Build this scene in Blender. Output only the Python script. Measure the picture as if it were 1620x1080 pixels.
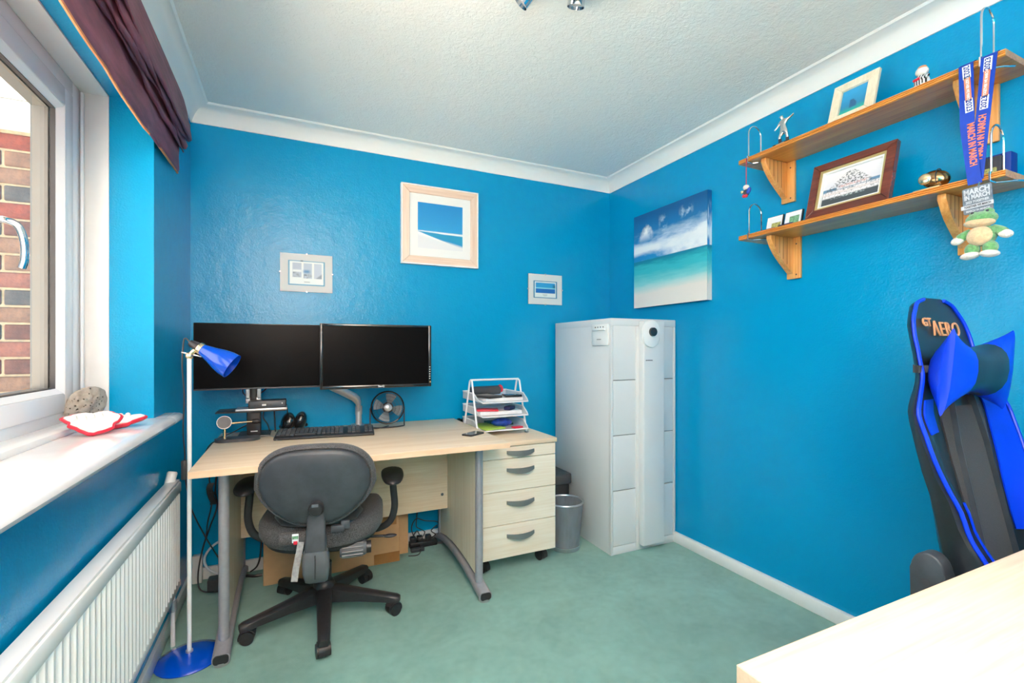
import bpy, bmesh, math, random
from mathutils import Vector, Matrix, noise
random.seed(7)
S = bpy.context.scene
for o in list(bpy.data.objects):
    bpy.data.objects.remove(o)
C = bpy.data.collections.new('room'); S.collection.children.link(C)
PI = math.pi

# ------------------------------------------------------------------ camera, sky, light, exposure
F_PX, W_PX, H_PX, HORIZON = 743.0, 1620.0, 1080.0, 552.0
YAW = math.atan(345 / 743)
CAM_Z = 1.149
cd = bpy.data.cameras.new('camera'); cam = bpy.data.objects.new('camera', cd); C.objects.link(cam)
cam.location = (0, 0, CAM_Z); cam.rotation_euler = (PI / 2, 0, -YAW)
cd.sensor_width = 36; cd.lens = 36 * F_PX / W_PX; cd.shift_y = (HORIZON - H_PX / 2) / W_PX
cd.clip_start = 0.02
S.camera = cam

S.view_settings.view_transform = 'Standard'; S.view_settings.look = 'None'
S.view_settings.gamma = 1; S.view_settings.use_curve_mapping = False
S.view_settings.exposure = 0.45
S.cycles.use_denoising = True
S.cycles.max_bounces = 10; S.cycles.diffuse_bounces = 6; S.cycles.transparent_max_bounces = 12
S.cycles.caustics_reflective = False; S.cycles.caustics_refractive = False
S.cycles.sample_clamp_indirect = 6

wd = bpy.data.worlds.new('overcast'); S.world = wd; wd.use_nodes = True
bg = wd.node_tree.nodes['Background']
bg.inputs['Color'].default_value = (1.0, 0.88, 0.81, 1); bg.inputs['Strength'].default_value = 3.7

def lamp(name, typ, loc, energy, col, **kw):
    l = bpy.data.lights.new(name, typ); l.energy = energy; l.color = col
    for k, v in kw.items():
        setattr(l, k, v)
    o = bpy.data.objects.new(name, l); C.objects.link(o); o.location = loc
    return o
# hazy sun from behind the house: it reaches the paving and the brick wing outside, not the room
sun = lamp('sun', 'SUN', (0, -3, 6), 46, (1.0, 0.85, 0.72), angle=math.radians(3))
sun.rotation_euler = Vector((-.62, .10, -1.3)).to_track_quat('-Z', 'Y').to_euler()
# the photographer's flash, fired up at the ceiling beside the camera
fl = lamp('bounce_flash', 'SPOT', (-0.15, 0.12, 1.35), 250, (1.0, 0.78, 0.62), spot_size=math.radians(100), spot_blend=0.9, shadow_soft_size=0.05)
fl.rotation_euler = Vector((.14, .20, 1)).to_track_quat('-Z', 'Y').to_euler()
# added fill spot to flatten the light, aimed at the wall behind the camera
f2 = lamp('added_fill', 'SPOT', (0.05, -0.10, 1.30), 640, (1.0, 0.75, 0.59), spot_size=math.radians(130), spot_blend=1.0, shadow_soft_size=0.05)
f2.rotation_euler = Vector((-.32, -.62, .72)).to_track_quat('-Z', 'Y').to_euler()

# ------------------------------------------------------------------ materials
def lin(h):
    if isinstance(h, (tuple, list)):
        return tuple(h[:3]) + (1,)
    h = h.lstrip('#'); v = [int(h[i:i + 2], 16) / 255 for i in (0, 2, 4)]
    return tuple(c / 12.92 if c <= .04045 else ((c + .055) / 1.055) ** 2.4 for c in v) + (1,)

class NT:
    def __init__(s, name):
        s.m = bpy.data.materials.new(name); s.m.use_nodes = True
        s.t = s.m.node_tree; s.b = s.t.nodes['Principled BSDF']
    def n(s, typ, **kw):
        nd = s.t.nodes.new(typ)
        for k, v in kw.items():
            if k.startswith('_'): setattr(nd, k[1:], v)
            else:
                key = int(k[1:]) if k[0] == 'i' and k[1:].isdigit() else k.replace('__', ' ')
                s.set(nd.inputs[key], v)
        return nd
    def set(s, sock, v):
        if isinstance(v, bpy.types.NodeSocket): s.t.links.new(v, sock)
        else: sock.default_value = v
    def mix(s, f, a, b):
        nd = s.n('ShaderNodeMix', _data_type='RGBA')
        s.set(nd.inputs[0], f); s.set(nd.inputs[6], a); s.set(nd.inputs[7], b)
        return nd.outputs[2]
    def math(s, op, a, b=0.0, clamp=False):
        nd = s.n('ShaderNodeMath', _operation=op, i0=a, i1=b); nd.use_clamp = clamp
        return nd.outputs[0]
    def coords(s, kind='Object', scale=(1, 1, 1), rot=(0, 0, 0)):
        tc = s.n('ShaderNodeTexCoord')
        mp = s.n('ShaderNodeMapping', Vector=tc.outputs[kind], Scale=scale, Rotation=rot)
        return mp.outputs[0]
    def noise(s, vec, scale, detail=3, rough=.5, dist=0.0):
        return s.n('ShaderNodeTexNoise', Vector=vec, Scale=scale, Detail=detail, Roughness=rough, Distortion=dist).outputs[0]
    def bump(s, h, strength, dist):
        b = s.n('ShaderNodeBump', Height=h, Strength=strength, Distance=dist)
        s.set(s.b.inputs['Normal'], b.outputs[0])

def mat(name, col, rough=.5, metal=0.0, spec=.5, coat=0.0, var=None, bump=None, stretch=(1, 1, 1), sheen=0, trans=0, alpha=1):
    q = NT(name); b = q.b
    c = lin(col)
    b.inputs['Roughness'].default_value = rough; b.inputs['Metallic'].default_value = metal
    b.inputs['Specular IOR Level'].default_value = spec; b.inputs['Coat Weight'].default_value = coat
    b.inputs['Sheen Weight'].default_value = sheen
    vec = q.coords('Object', stretch)
    if var:
        sc, amt = var[0], var[1]
        nz = q.noise(vec, sc, 4, .6)
        d = tuple(max(0, v * (1 - amt)) for v in c[:3]) + (1,); l = tuple(min(1, v * (1 + amt)) for v in c[:3]) + (1,)
        r = q.n('ShaderNodeMapRange', Value=nz, i1=.35, i2=.65)
        q.set(b.inputs['Base Color'], q.mix(r.outputs[0], d, l))
    else:
        b.inputs['Base Color'].default_value = c
    if bump:
        q.bump(q.noise(vec, bump[0], 3, .55), bump[1], bump[2] if len(bump) > 2 else .002)
    return q.m

def wood(name, c0, c1, axis, rough=.4, scale=9, streak=.5, dark=None, coat=.0):
    q = NT(name)
    st = [14.0, 14.0, 14.0]; st[axis] = 0.8
    vec = q.coords('Object', tuple(st))
    n1 = q.noise(vec, 1.6, 5, .6, .3)
    st2 = [70.0] * 3; st2[axis] = 2.0
    n2 = q.noise(q.coords('Object', tuple(st2)), 2.0, 3, .6)
    f = q.math('ADD', q.math('MULTIPLY', n1, 1 - streak), q.math('MULTIPLY', n2, streak))
    r = q.n('ShaderNodeMapRange', Value=f, i1=.36, i2=.64)
    col = q.mix(r.outputs[0], lin(c0), lin(c1))
    if dark:
        st3 = [5.0] * 3; st3[axis] = 1.2
        k = q.n('ShaderNodeTexVoronoi', Vector=q.coords('Object', tuple(st3)), Scale=1.6)
        kk = q.n('ShaderNodeMapRange', Value=k.outputs[0], i1=.05, i2=.13, i3=.75, i4=0.0)
        col = q.mix(kk.outputs[0], col, lin(dark))
    q.set(q.b.inputs['Base Color'], col)
    q.b.inputs['Roughness'].default_value = rough; q.b.inputs['Coat Weight'].default_value = coat
    q.bump(n2, .08, .0006)
    return q.m

M = {}
def build_materials():
    # wall paint: satin blue, orange-peel roller texture
    q = NT('wall_blue_paint')
    vec = q.coords('Object')
    big = q.noise(vec, 1.3, 2)
    col = q.mix(q.n('ShaderNodeMapRange', Value=big, i1=.3, i2=.7).outputs[0], (0.0, .288, .548, 1), (0.0, .308, .58, 1))
    q.set(q.b.inputs['Base Color'], col)
    q.b.inputs['Roughness'].default_value = .22; q.b.inputs['Specular IOR Level'].default_value = .32
    h = q.math('ADD', q.math('MULTIPLY', q.noise(vec, 160, 2), .5), q.math('MULTIPLY', q.noise(vec, 14, 3), 1.6))
    q.bump(h, .6, .0026)
    M['paint'] = q.m
    # ceiling: stippled textured coating
    q = NT('ceiling_stipple'); vec = q.coords('Object')
    q.b.inputs['Base Color'].default_value = (.90, .885, .85, 1); q.b.inputs['Roughness'].default_value = .7
    h = q.math('ADD', q.noise(vec, 70, 3, .6, .8), q.math('MULTIPLY', q.noise(vec, 22, 2), .7))
    q.bump(h, .55, .006); M['ceiling'] = q.m
    # carpet
    q = NT('green_carpet'); vec = q.coords('Object')
    f = q.math('ADD', q.math('MULTIPLY', q.noise(vec, 420, 2, .7), .45), q.math('ADD', q.math('MULTIPLY', q.noise(vec, 3.2, 4, .6, .6), .38), q.math('MULTIPLY', q.noise(vec, 26, 3), .17)))
    r = q.n('ShaderNodeMapRange', Value=f, i1=.40, i2=.60)
    q.set(q.b.inputs['Base Color'], q.mix(r.outputs[0], (.125, .325, .275, 1), (.225, .50, .44, 1)))
    q.b.inputs['Roughness'].default_value = .95; q.b.inputs['Sheen Weight'].default_value = .3
    q.bump(q.noise(vec, 600, 2, .8), .8, .004); M['carpet'] = q.m
    M['white_gloss'] = mat('white_gloss_paint', (.74, .75, .77), .16, var=(9, .03), bump=(12, .06, .003), coat=.3)
    M['white_satin'] = mat('white_satin_paint', (.86, .86, .85), .35, var=(9, .02), bump=(40, .05))
    M['coving'] = mat('white_coving_emulsion', (.86, .86, .84), .55, bump=(30, .06))
    M['upvc'] = mat('white_upvc', (.84, .85, .88), .22, var=(4, .02))
    M['rad'] = mat('radiator_enamel', (.86, .87, .88), .25, var=(6, .02))
    M['gasket'] = mat('black_gasket', (.03, .03, .035), .5)
    M['spacer'] = mat('glazing_spacer', (.13, .13, .125), .45)
    M['chrome'] = mat('chrome', (.75, .76, .78), .09, metal=1, var=(20, .05))
    M['steel'] = mat('silver_steel', (.55, .56, .58), .32, metal=.8, var=(30, .06))
    M['brushed'] = mat('brushed_aluminium', (.62, .63, .65), .3, metal=.75, var=(60, .06), stretch=(1, 1, 6))
    M['legmetal'] = mat('grey_powder_steel', (.36, .36, .40), .38, metal=.35, var=(50, .05))
    M['maple_x'] = wood('maple_laminate_x', '#d9c0a2', '#ecdac2', 0, .5)
    M['maple_y'] = wood('maple_laminate_y', '#d9c0a2', '#ecdac2', 1, .5)
    M['maple_z'] = wood('maple_laminate_z', '#decdb4', '#eee2d0', 2, .4)
    M['maple_edge'] = wood('maple_edging', '#dcb795', '#e8c8a8', 0, .4)
    M['maple_front'] = wood('maple_drawer_front', '#e6d6be', '#f2e8d8', 0, .4)
    M['pine'] = wood('varnished_pine', '#bd6a20', '#e6a04c', 1, .32, dark='#6b3812', coat=.4)
    M['pine_z'] = wood('varnished_pine_upright', '#cd8336', '#ebb068', 2, .32, coat=.4)
    M['mahogany'] = wood('mahogany_moulding', '#4a1a10', '#7a3322', 1, .25, coat=.5)
    M['limed'] = wood('limed_wood', '#d9b9a2', '#efd9c8', 0, .55)
    M['limed_z'] = wood('limed_wood_upright', '#d9b9a2', '#efd9c8', 2, .55)
    M['pale_frame'] = wood('pale_wood_frame', '#dccdb0', '#eee3cc', 2, .5)
    M['gilt'] = mat('gilt_slip', '#c9b37a', .35, metal=.5)
    M['mount'] = mat('white_mount_board', (.84, .84, .82), .7, bump=(300, .05))
    M['black_pl'] = mat('black_plastic', (.022, .022, .026), .38, var=(60, .15), bump=(300, .05, .0006))
    M['black_gl'] = mat('black_gloss_plastic', (.012, .012, .014), .1, coat=.5)
    M['screen'] = mat('monitor_screen', (.002, .002, .0025), .25, spec=.06)
    M['char_pl'] = mat('charcoal_plastic', (.048, .055, .066), .42, var=(14, .18), bump=(400, .08, .0006))
    M['grey_pl'] = mat('grey_plastic', (.105, .112, .125), .4, var=(20, .08), bump=(400, .06, .0006))
    M['handle_grey'] = mat('pewter_handle', (.22, .23, .23), .38, metal=.45)
    M['speckle'] = mat('speckled_grey_fabric', (.075, .075, .080), .95, var=(420, .85), bump=(700, .4, .001), sheen=.1)
    M['black_fab'] = mat('black_fabric', (.022, .022, .026), .9, var=(300, .3), bump=(500, .3, .001), sheen=.2)
    M['leather'] = mat('black_faux_leather', (.016, .019, .024), .33, bump=(260, .12, .001), var=(8, .2))
    M['leather_blue'] = mat('blue_faux_leather', (.0, .045, .78), .38, bump=(260, .1, .001), var=(8, .08))
    M['lamp_blue'] = mat('blue_lacquer', (.0, .07, .58), .22, coat=.5, var=(6, .05))
    M['white_enamel'] = mat('white_enamel', (.8, .82, .85), .3)
    M['cab'] = mat('pale_grey_enamel', (.68, .70, .71), .32, var=(3, .02), bump=(200, .03, .0006))
    M['cab_gap'] = mat('shadow_gap_enamel', (.16, .17, .17), .5)
    M['grey_strap'] = mat('grey_webbing', (.30, .31, .32), .7, var=(80, .2))
    M['cardboard'] = mat('brown_cardboard', '#c7a077', .85, var=(9, .07), bump=(90, .1))
    M['tape'] = mat('brown_parcel_tape', '#a2713f', .3, var=(18, .1))
    M['ink'] = mat('faded_box_print', '#8a6038', .9)
    M['dark_ink'] = mat('dark_print', (.05, .05, .06), .7)
    M['pale_ink'] = mat('pale_print', (.7, .72, .74), .5)
    M['plum'] = mat('plum_fabric', (.175, .050, .080), .55, var=(16, .30), bump=(60, .5, .004), stretch=(2, .35, 2))
    M['lining'] = mat('orange_lining', (.62, .26, .12), .8, var=(40, .1))
    q = NT('grey_lava_stone'); vec = q.coords('Object')
    vo = q.n('ShaderNodeTexVoronoi', Vector=vec, Scale=85.0, Randomness=1.0).outputs[0]
    pit = q.n('ShaderNodeMapRange', Value=q.math('ADD', vo, q.math('MULTIPLY', q.noise(vec, 30, 2), .5)), i1=.36, i2=.48).outputs[0]
    base = q.mix(q.noise(vec, 45, 4, .7), (.24, .215, .185, 1), (.52, .48, .42, 1))
    q.set(q.b.inputs['Base Color'], q.mix(pit, (.06, .05, .045, 1), base)); q.b.inputs['Roughness'].default_value = .95
    q.bump(pit, .9, .006); M['stone'] = q.m
    M['plaster'] = mat('white_plaster', (.83, .80, .76), .45, var=(20, .05), bump=(40, .3, .004))
    M['red'] = mat('red_gloss', (.62, .02, .05), .35, var=(20, .15))
    M['orange'] = mat('peach_embroidery', (.82, .36, .17), .6, bump=(600, .4, .001))
    M['rib_blue'] = mat('royal_blue_ribbon', (.0, .045, .42), .5, bump=(700, .2, .0006), var=(50, .08))
    M['rib_orange'] = mat('orange_ribbon_print', (.85, .22, .12), .6)
    M['rib_white'] = mat('white_ribbon_print', (.85, .86, .9), .6)
    M['rib_navy'] = mat('navy_ribbon_print', (.0, .03, .25), .6)
    M['pewter'] = mat('pewter_medal', (.17, .21, .26), .45, metal=.4, var=(60, .25), bump=(90, .3, .001))
    M['pewter_hi'] = mat('raised_silver_lettering', (.58, .63, .69), .4, metal=.35)
    M['frog'] = mat('green_plush', (.13, .36, .13), .95, var=(120, .25), bump=(320, .8, .004), sheen=.6)
    M['frog_cream'] = mat('cream_plush', (.72, .52, .30), .95, var=(120, .12), bump=(320, .7, .004), sheen=.6)
    M['frog_white'] = mat('white_plush', (.85, .78, .70), .95, var=(120, .08), bump=(320, .7, .004), sheen=.6)
    M['silver'] = mat('silver_plate', (.72, .70, .68), .18, metal=1, var=(60, .1))
    M['gold'] = mat('bronze_gold', (.38, .24, .12), .2, metal=1, var=(20, .12))
    M['gold_lt'] = mat('pale_gold', (.85, .68, .42), .2, metal=.9)
    M['navy'] = mat('navy_card', (.01, .012, .08), .5, var=(40, .1))
    M['lining_w'] = mat('white_satin_lining', (.82, .83, .85), .5)
    M['stampgreen'] = mat('green_print', (.15, .34, .2), .6, var=(160, .5))
    M['stampgold'] = mat('gold_green_print', (.36, .36, .12), .5, var=(160, .5))
    M['honey'] = wood('honey_wood', '#d9a03c', '#eec068', 1, .4)
    M['white_mesh'] = None
    M['paper'] = mat('white_paper', (.8, .8, .82), .7, var=(30, .04))
    M['lime'] = mat('lime_leaflet', (.35, .55, .08), .5, var=(40, .15))
    M['teal'] = mat('teal_folder', (.02, .12, .13), .5)
    M['pouch'] = mat('blue_pouch', (.01, .06, .4), .45, var=(60, .4))
    M['white_cable'] = mat('white_cable', (.75, .8, .84), .4)
    M['grey_cable'] = mat('grey_cable', (.3, .31, .32), .4)
    M['ground'] = mat('pale_paving', (.74, .70, .62), .9, var=(6, .15))
    M['mortar'] = mat('sandy_mortar', (.36, .29, .19), .95, var=(40, .15), bump=(120, .4, .004))
    M['bricks'] = [mat('brick_%s' % n, c, .9, var=(26, .28), bump=(70, .6, .004)) for n, c in
                   (('red', '#70382a'), ('brown', '#5c3c32'), ('grey', '#4a4341'), ('pink', '#744a3e'), ('buff', '#6e5343'))]
    M['board'] = mat('white_cladding', (.62, .61, .58), .4)
    def meshmat(name, col, open_, rough, metal):
        q = NT(name)
        q.b.inputs['Base Color'].default_value = lin(col); q.b.inputs['Roughness'].default_value = rough; q.b.inputs['Metallic'].default_value = metal
        t = q.n('ShaderNodeBsdfTransparent'); mx = q.n('ShaderNodeMixShader')
        nz = q.noise(q.coords('Object', (1, 1, .2)), 60, 2)
        f = q.math('ADD', q.math('MULTIPLY', nz, .2), open_ - .1)
        q.set(mx.inputs[0], f); q.set(mx.inputs[1], q.b.outputs[0]); q.set(mx.inputs[2], t.outputs[0])
        q.set(q.t.nodes['Material Output'].inputs[0], mx.outputs[0])
        return q.m
    M['bin_mesh'] = meshmat('silver_wire_mesh', (.36, .39, .45), .48, .4, .5)
    M['white_mesh'] = meshmat('white_wire_mesh', (.8, .8, .82), .30, .4, 0)
    M['fan_blade'] = meshmat('clear_grey_blade', (.40, .46, .48), .3, .2, 0)
    def glass(name, ior, rough):
        q = NT(name)
        t = q.n('ShaderNodeBsdfTransparent'); g = q.n('ShaderNodeBsdfGlossy', Roughness=rough)
        t.inputs[0].default_value = (.97, .985, .98, 1)
        fr = q.n('ShaderNodeFresnel', IOR=ior); mx = q.n('ShaderNodeMixShader'); ge = q.n('ShaderNodeNewGeometry')
        q.set(mx.inputs[0], q.math('MULTIPLY', fr.outputs[0], q.math('SUBTRACT', 1.0, ge.outputs['Backfacing']))); q.set(mx.inputs[1], t.outputs[0]); q.set(mx.inputs[2], g.outputs[0])
        q.set(q.t.nodes['Material Output'].inputs[0], mx.outputs[0])
        return q.m
    M['glass'] = glass('window_glass', 1.45, .01)
    M['picture_glass'] = glass('picture_glass', 1.16, .06)
build_materials()

def print_mat(name, base, layers, rough=.35, coat=0.0):
    """flat print: each layer = (colour, [(a,b,c,soft,noise_scale(sx,sy),noise_amp), ...]) painted where every a*u+b*v+c+noise > 0"""
    q = NT(name); tc = q.n('ShaderNodeTexCoord'); uv = tc.outputs['UV']
    sp = q.n('ShaderNodeSeparateXYZ', Vector=uv); u, v = sp.outputs[0], sp.outputs[1]
    col = lin(base)
    for i, (c, planes) in enumerate(layers):
        mask = None
        for (a, b, k, soft, ns, na) in planes:
            e = q.math('ADD', q.math('ADD', q.math('MULTIPLY', u, a), q.math('MULTIPLY', v, b)), k)
            if na:
                mp = q.n('ShaderNodeMapping', Vector=uv, Scale=(ns[0], ns[1], 1), Location=(i * 3.7, i * 1.9, 0))
                e = q.math('ADD', e, q.math('MULTIPLY', q.math('SUBTRACT', q.noise(mp.outputs[0], 1.0, 4, .6), .5), na))
            mm = q.n('ShaderNodeMapRange', Value=e, i1=-soft, i2=soft).outputs[0]
            mask = mm if mask is None else q.math('MULTIPLY', mask, mm)
        col = q.mix(mask, col, lin(c))
    q.set(q.b.inputs['Base Color'], col)
    q.b.inputs['Roughness'].default_value = rough; q.b.inputs['Coat Weight'].default_value = coat
    return q.m
def rect(x0, x1, y0, y1, soft=.006):
    z = (1, 1)
    return [(1, 0, -x0, soft, z, 0), (-1, 0, x1, soft, z, 0), (0, 1, -y0, soft, z, 0), (0, -1, y1, soft, z, 0)]

# ------------------------------------------------------------------ mesh helpers
BM = bmesh.new
def V(*a): return Vector(a)
def box(bm, x0, x1, y0, y1, z0, z1, bev=0, seg=2, mtx=None):
    m = Matrix.Translation(((x0 + x1) / 2, (y0 + y1) / 2, (z0 + z1) / 2)) @ Matrix.Diagonal((x1 - x0, y1 - y0, z1 - z0, 1))
    if mtx is not None: m = mtx @ m
    g = bmesh.ops.create_cube(bm, size=1, matrix=m)['verts']
    if bev:
        es = list({e for v in g for e in v.link_edges})
        bmesh.ops.bevel(bm, geom=es, offset=bev, segments=seg, affect='EDGES', profile=.5, clamp_overlap=True)
    return bm
def frame_of(d):
    d = d.normalized()
    up = V(0, 0, 1) if abs(d.z) < .95 else V(0, 1, 0)
    x = up.cross(d).normalized(); y = d.cross(x)
    return x, y
def ring_loft(bm, rings, cap=True, closed=True, loop=False):
    vs = [[bm.verts.new(p) for p in r] for r in rings]
    n = len(vs[0]); R = len(vs)
    for i in range(R if loop else R - 1):
        a, b = vs[i], vs[(i + 1) % R]
        for j in range(n if closed else n - 1):
            k = (j + 1) % n
            bm.faces.new((a[j], a[k], b[k], b[j]))
    if cap and closed and not loop:
        bm.faces.new(list(reversed(vs[0]))); bm.faces.new(vs[-1])
    return bm
def cyl(bm, p0, p1, r0, r1=None, n=16):
    p0, p1 = Vector(p0), Vector(p1); r1 = r0 if r1 is None else r1
    x, y = frame_of(p1 - p0)
    rg = lambda p, r: [p + (x * math.cos(t) + y * math.sin(t)) * r for t in (2 * PI * i / n for i in range(n))]
    return ring_loft(bm, [rg(p0, r0), rg(p1, r1)])
def spline(pts, k=6):
    pts = [Vector(p) for p in pts]; out = []
    for i in range(len(pts) - 1):
        p0 = pts[max(i - 1, 0)]; p1 = pts[i]; p2 = pts[i + 1]; p3 = pts[min(i + 2, len(pts) - 1)]
        for j in range(k):
            t = j / k
            out.append(.5 * ((2 * p1) + (p2 - p0) * t + (2 * p0 - 5 * p1 + 4 * p2 - p3) * t * t + (3 * p1 - p0 - 3 * p2 + p3) * t ** 3))
    out.append(pts[-1]); return out
def sweep(bm, pts, shape, closed=False, scales=None):
    """shape: 2-D ring swept along pts with a parallel-transported frame"""
    pts = [Vector(p) for p in pts]; n = len(pts)
    tang = []
    for i in range(n):
        a = pts[i - 1] if (i or closed) else pts[i]; b = pts[(i + 1) % n] if (i < n - 1 or closed) else pts[i]
        tang.append((b - a).normalized())
    x, y = frame_of(tang[0]); rings = []
    for i in range(n):
        if i:
            q = tang[i - 1].rotation_difference(tang[i]); x = q @ x; y = q @ y
        s = scales[i] if scales else 1
        rings.append([pts[i] + x * (a * s) + y * (b * s) for a, b in shape])
    return ring_loft(bm, rings, cap=not closed, loop=closed)
def circ(r, n=8): return [(r * math.cos(2 * PI * i / n), r * math.sin(2 * PI * i / n)) for i in range(n)]
def tube(bm, pts, r, n=8, closed=False, k=0, scales=None):
    if k: pts = spline(pts, k)
    return sweep(bm, pts, circ(r, n), closed, scales)
def lathe(bm, prof, mtx=None, n=32):
    mtx = mtx or Matrix()
    rings = [[mtx @ V(max(r, 1e-4) * math.cos(2 * PI * i / n), max(r, 1e-4) * math.sin(2 * PI * i / n), z) for i in range(n)] for r, z in prof]
    return ring_loft(bm, rings)
def align(p, d):
    """matrix whose z axis points along d, origin at p"""
    d = Vector(d).normalized(); x, y = frame_of(d)
    return Matrix(((x.x, y.x, d.x, p[0]), (x.y, y.y, d.y, p[1]), (x.z, y.z, d.z, p[2]), (0, 0, 0, 1)))
def prism(bm, poly, axis, a0, a1, bev=0, seg=2):
    """poly of 2-D points in the plane normal to axis (x: (y,z), y: (x,z), z: (x,y))"""
    def p3(p, a): return {'x': (a, p[0], p[1]), 'y': (p[0], a, p[1]), 'z': (p[0], p[1], a)}[axis]
    before = set(bm.edges)
    ring_loft(bm, [[Vector(p3(p, a0)) for p in poly], [Vector(p3(p, a1)) for p in poly]])
    if bev:
        es = [e for e in bm.edges if e not in before and len(e.link_faces) == 2]
        bmesh.ops.bevel(bm, geom=es, offset=bev, segments=seg, affect='EDGES', profile=.5, clamp_overlap=True)
    return bm
def rrect(w, h, r, n=5, cx=0, cy=0):
    out = []
    for sx, sy, a0 in ((1, 1, 0), (-1, 1, 90), (-1, -1, 180), (1, -1, 270)):
        for i in range(n + 1):
            t = math.radians(a0 + 90 * i / n)
            out.append((cx + sx * (w / 2 - r) + r * math.cos(t), cy + sy * (h / 2 - r) + r * math.sin(t)))
    return out
def ell(bm, c, r, rot=None, u=20, v=12, power=1.0):
    m = Matrix.Translation(c) @ (rot.to_4x4() if rot is not None else Matrix()) @ Matrix.Diagonal((r[0], r[1], r[2], 1))
    bmesh.ops.create_uvsphere(bm, u_segments=u, v_segments=v, radius=1, matrix=m)
    return bm
def quad(bm, p00, p10, p11, p01):
    uv = bm.loops.layers.uv.verify()
    f = bm.faces.new([bm.verts.new(p) for p in (p00, p10, p11, p01)])
    for l, c in zip(f.loops, ((0, 0), (1, 0), (1, 1), (0, 1))): l[uv].uv = c
    return bm

WM = {}
def link(o, parent):
    C.objects.link(o)
    if parent is not None: o.parent = parent
def obj(name, bm, m, parent=None, smooth=38, local=False, kind=None, label=None, keep=False):
    """one mesh object; geometry is given in world space (or in the parent's space with local=True)"""
    if not keep: bmesh.ops.recalc_face_normals(bm, faces=bm.faces)
    w = WM.get(parent.name, Matrix()) if parent is not None else Matrix()
    if not local and parent is not None: bm.transform(w.inverted())
    me = bpy.data.meshes.new(name)
    lim = math.radians(smooth)
    for f in bm.faces: f.smooth = smooth > 0
    for e in bm.edges:
        if len(e.link_faces) == 2: e.smooth = e.calc_face_angle(PI) < lim
        else: e.smooth = False
    bm.to_mesh(me); bm.free()
    if m: me.materials.append(m)
    o = bpy.data.objects.new(name, me); link(o, parent); WM[o.name] = w
    if kind: o['kind'] = kind
    if label: o['label'] = label
    return o
def tag(o, label, cat, group=None):
    o['label'] = label; o['category'] = cat
    if group: o['group'] = group
    return o
def thing(name, label, cat, loc=(0, 0, 0), rotz=0, group=None):
    o = bpy.data.objects.new(name, None); C.objects.link(o)
    o.location = loc; o.rotation_euler = (0, 0, rotz); o.empty_display_size = .05
    WM[o.name] = Matrix.Translation(loc) @ Matrix.Rotation(rotz, 4, 'Z')
    return tag(o, label, cat, group)
def struct(name, bm, m, parent=None, smooth=38, label=None):
    o = obj(name, bm, m, parent, smooth)
    if parent is None: o['kind'] = 'structure'
    if label: o['label'] = label
    return o
def share(name, src, parent, mtx, m=None):
    o = bpy.data.objects.new(name, src.data); link(o, parent); o.matrix_local = mtx; WM[o.name] = Matrix()
    return o
def text(name, body, m, parent, origin, right, up, size, extrude=.0006, bold=0.0, align_x='CENTER', squash=1.0, shear=0, label=None, spacing=1.0):
    cu = bpy.data.curves.new('t', 'FONT'); cu.body = body; cu.size = size; cu.extrude = extrude; cu.offset = bold
    cu.space_character = spacing; cu.align_x = align_x; cu.align_y = 'CENTER'; cu.shear = shear; cu.resolution_u = 3
    to = bpy.data.objects.new('t', cu)
    me = bpy.data.meshes.new_from_object(to)
    bpy.data.objects.remove(to)
    r = Vector(right).normalized(); u = Vector(up).normalized(); n = r.cross(u)
    mt = Matrix(((r.x * squash, u.x, n.x, origin[0]), (r.y * squash, u.y, n.y, origin[1]), (r.z * squash, u.z, n.z, origin[2]), (0, 0, 0, 1)))
    w = WM.get(parent.name, Matrix()); me.transform(w.inverted() @ mt)
    me.materials.clear(); me.materials.append(m); me.name = name
    o = bpy.data.objects.new(name, me); link(o, parent); WM[o.name] = w
    if label: o['label'] = label
    return o

# ------------------------------------------------------------------ room shell
XL, XR, YB, YF, ZC = -0.465, 2.072, 2.784, -0.85, 2.353
WY0, WY1, WZ0, WZ1 = 0.55, 2.112, 0.885, 2.046      # window opening
XO = -0.78                                           # outer face of the window wall
bm = BM(); box(bm, XO - .02, XR + .15, YF - .15, YB + .15, -.08, 0); struct('floor', bm, M['carpet'], label='short-pile green carpet')
bm = BM(); box(bm, XO, XR + .15, YF - .15, YB + .15, ZC, ZC + .08); struct('ceiling', bm, M['ceiling'], label='white stippled ceiling')
bm = BM(); box(bm, XO, XR + .15, YB, YB + .15, 0, ZC); struct('wall_back', bm, M['paint'])
bm = BM(); box(bm, XR, XR + .15, YF - .15, YB, 0, ZC); struct('wall_right', bm, M['paint'])
bm = BM(); box(bm, XO, XR, YF - .15, YF, 0, ZC); struct('wall_front', bm, M['white_satin'])  # wall out of view, coloured white so it bounces the added fill
bm = BM()
box(bm, XO, XL, YF, YB, 0, WZ0); box(bm, XO, XL, YF, YB, WZ1, ZC)
box(bm, XO, XL, WY1, YB, WZ0, WZ1); box(bm, XO, XL, YF, WY0, WZ0, WZ1)
struct('wall_left', bm, M['paint'])
# coving, mitred round the room
cp = [(0, 0), (0, -.080), (.006, -.080), (.010, -.066), (.020, -.045), (.036, -.026), (.056, -.014), (.074, -.008), (.078, -.008), (.085, -.002), (.085, 0)]
bm = BM(); rings = []
for (x, y, sx, sy) in ((XL, YF, 1, 1), (XL, YB, 1, -1), (XR, YB, -1, -1), (XR, YF, -1, 1)):
    rings.append([V(x + sx * p, y + sy * p, ZC + z) for p, z in cp])
ring_loft(bm, rings, loop=True); struct('trim_1', bm, M['coving'], smooth=30, label='white concave ceiling coving')
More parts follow.
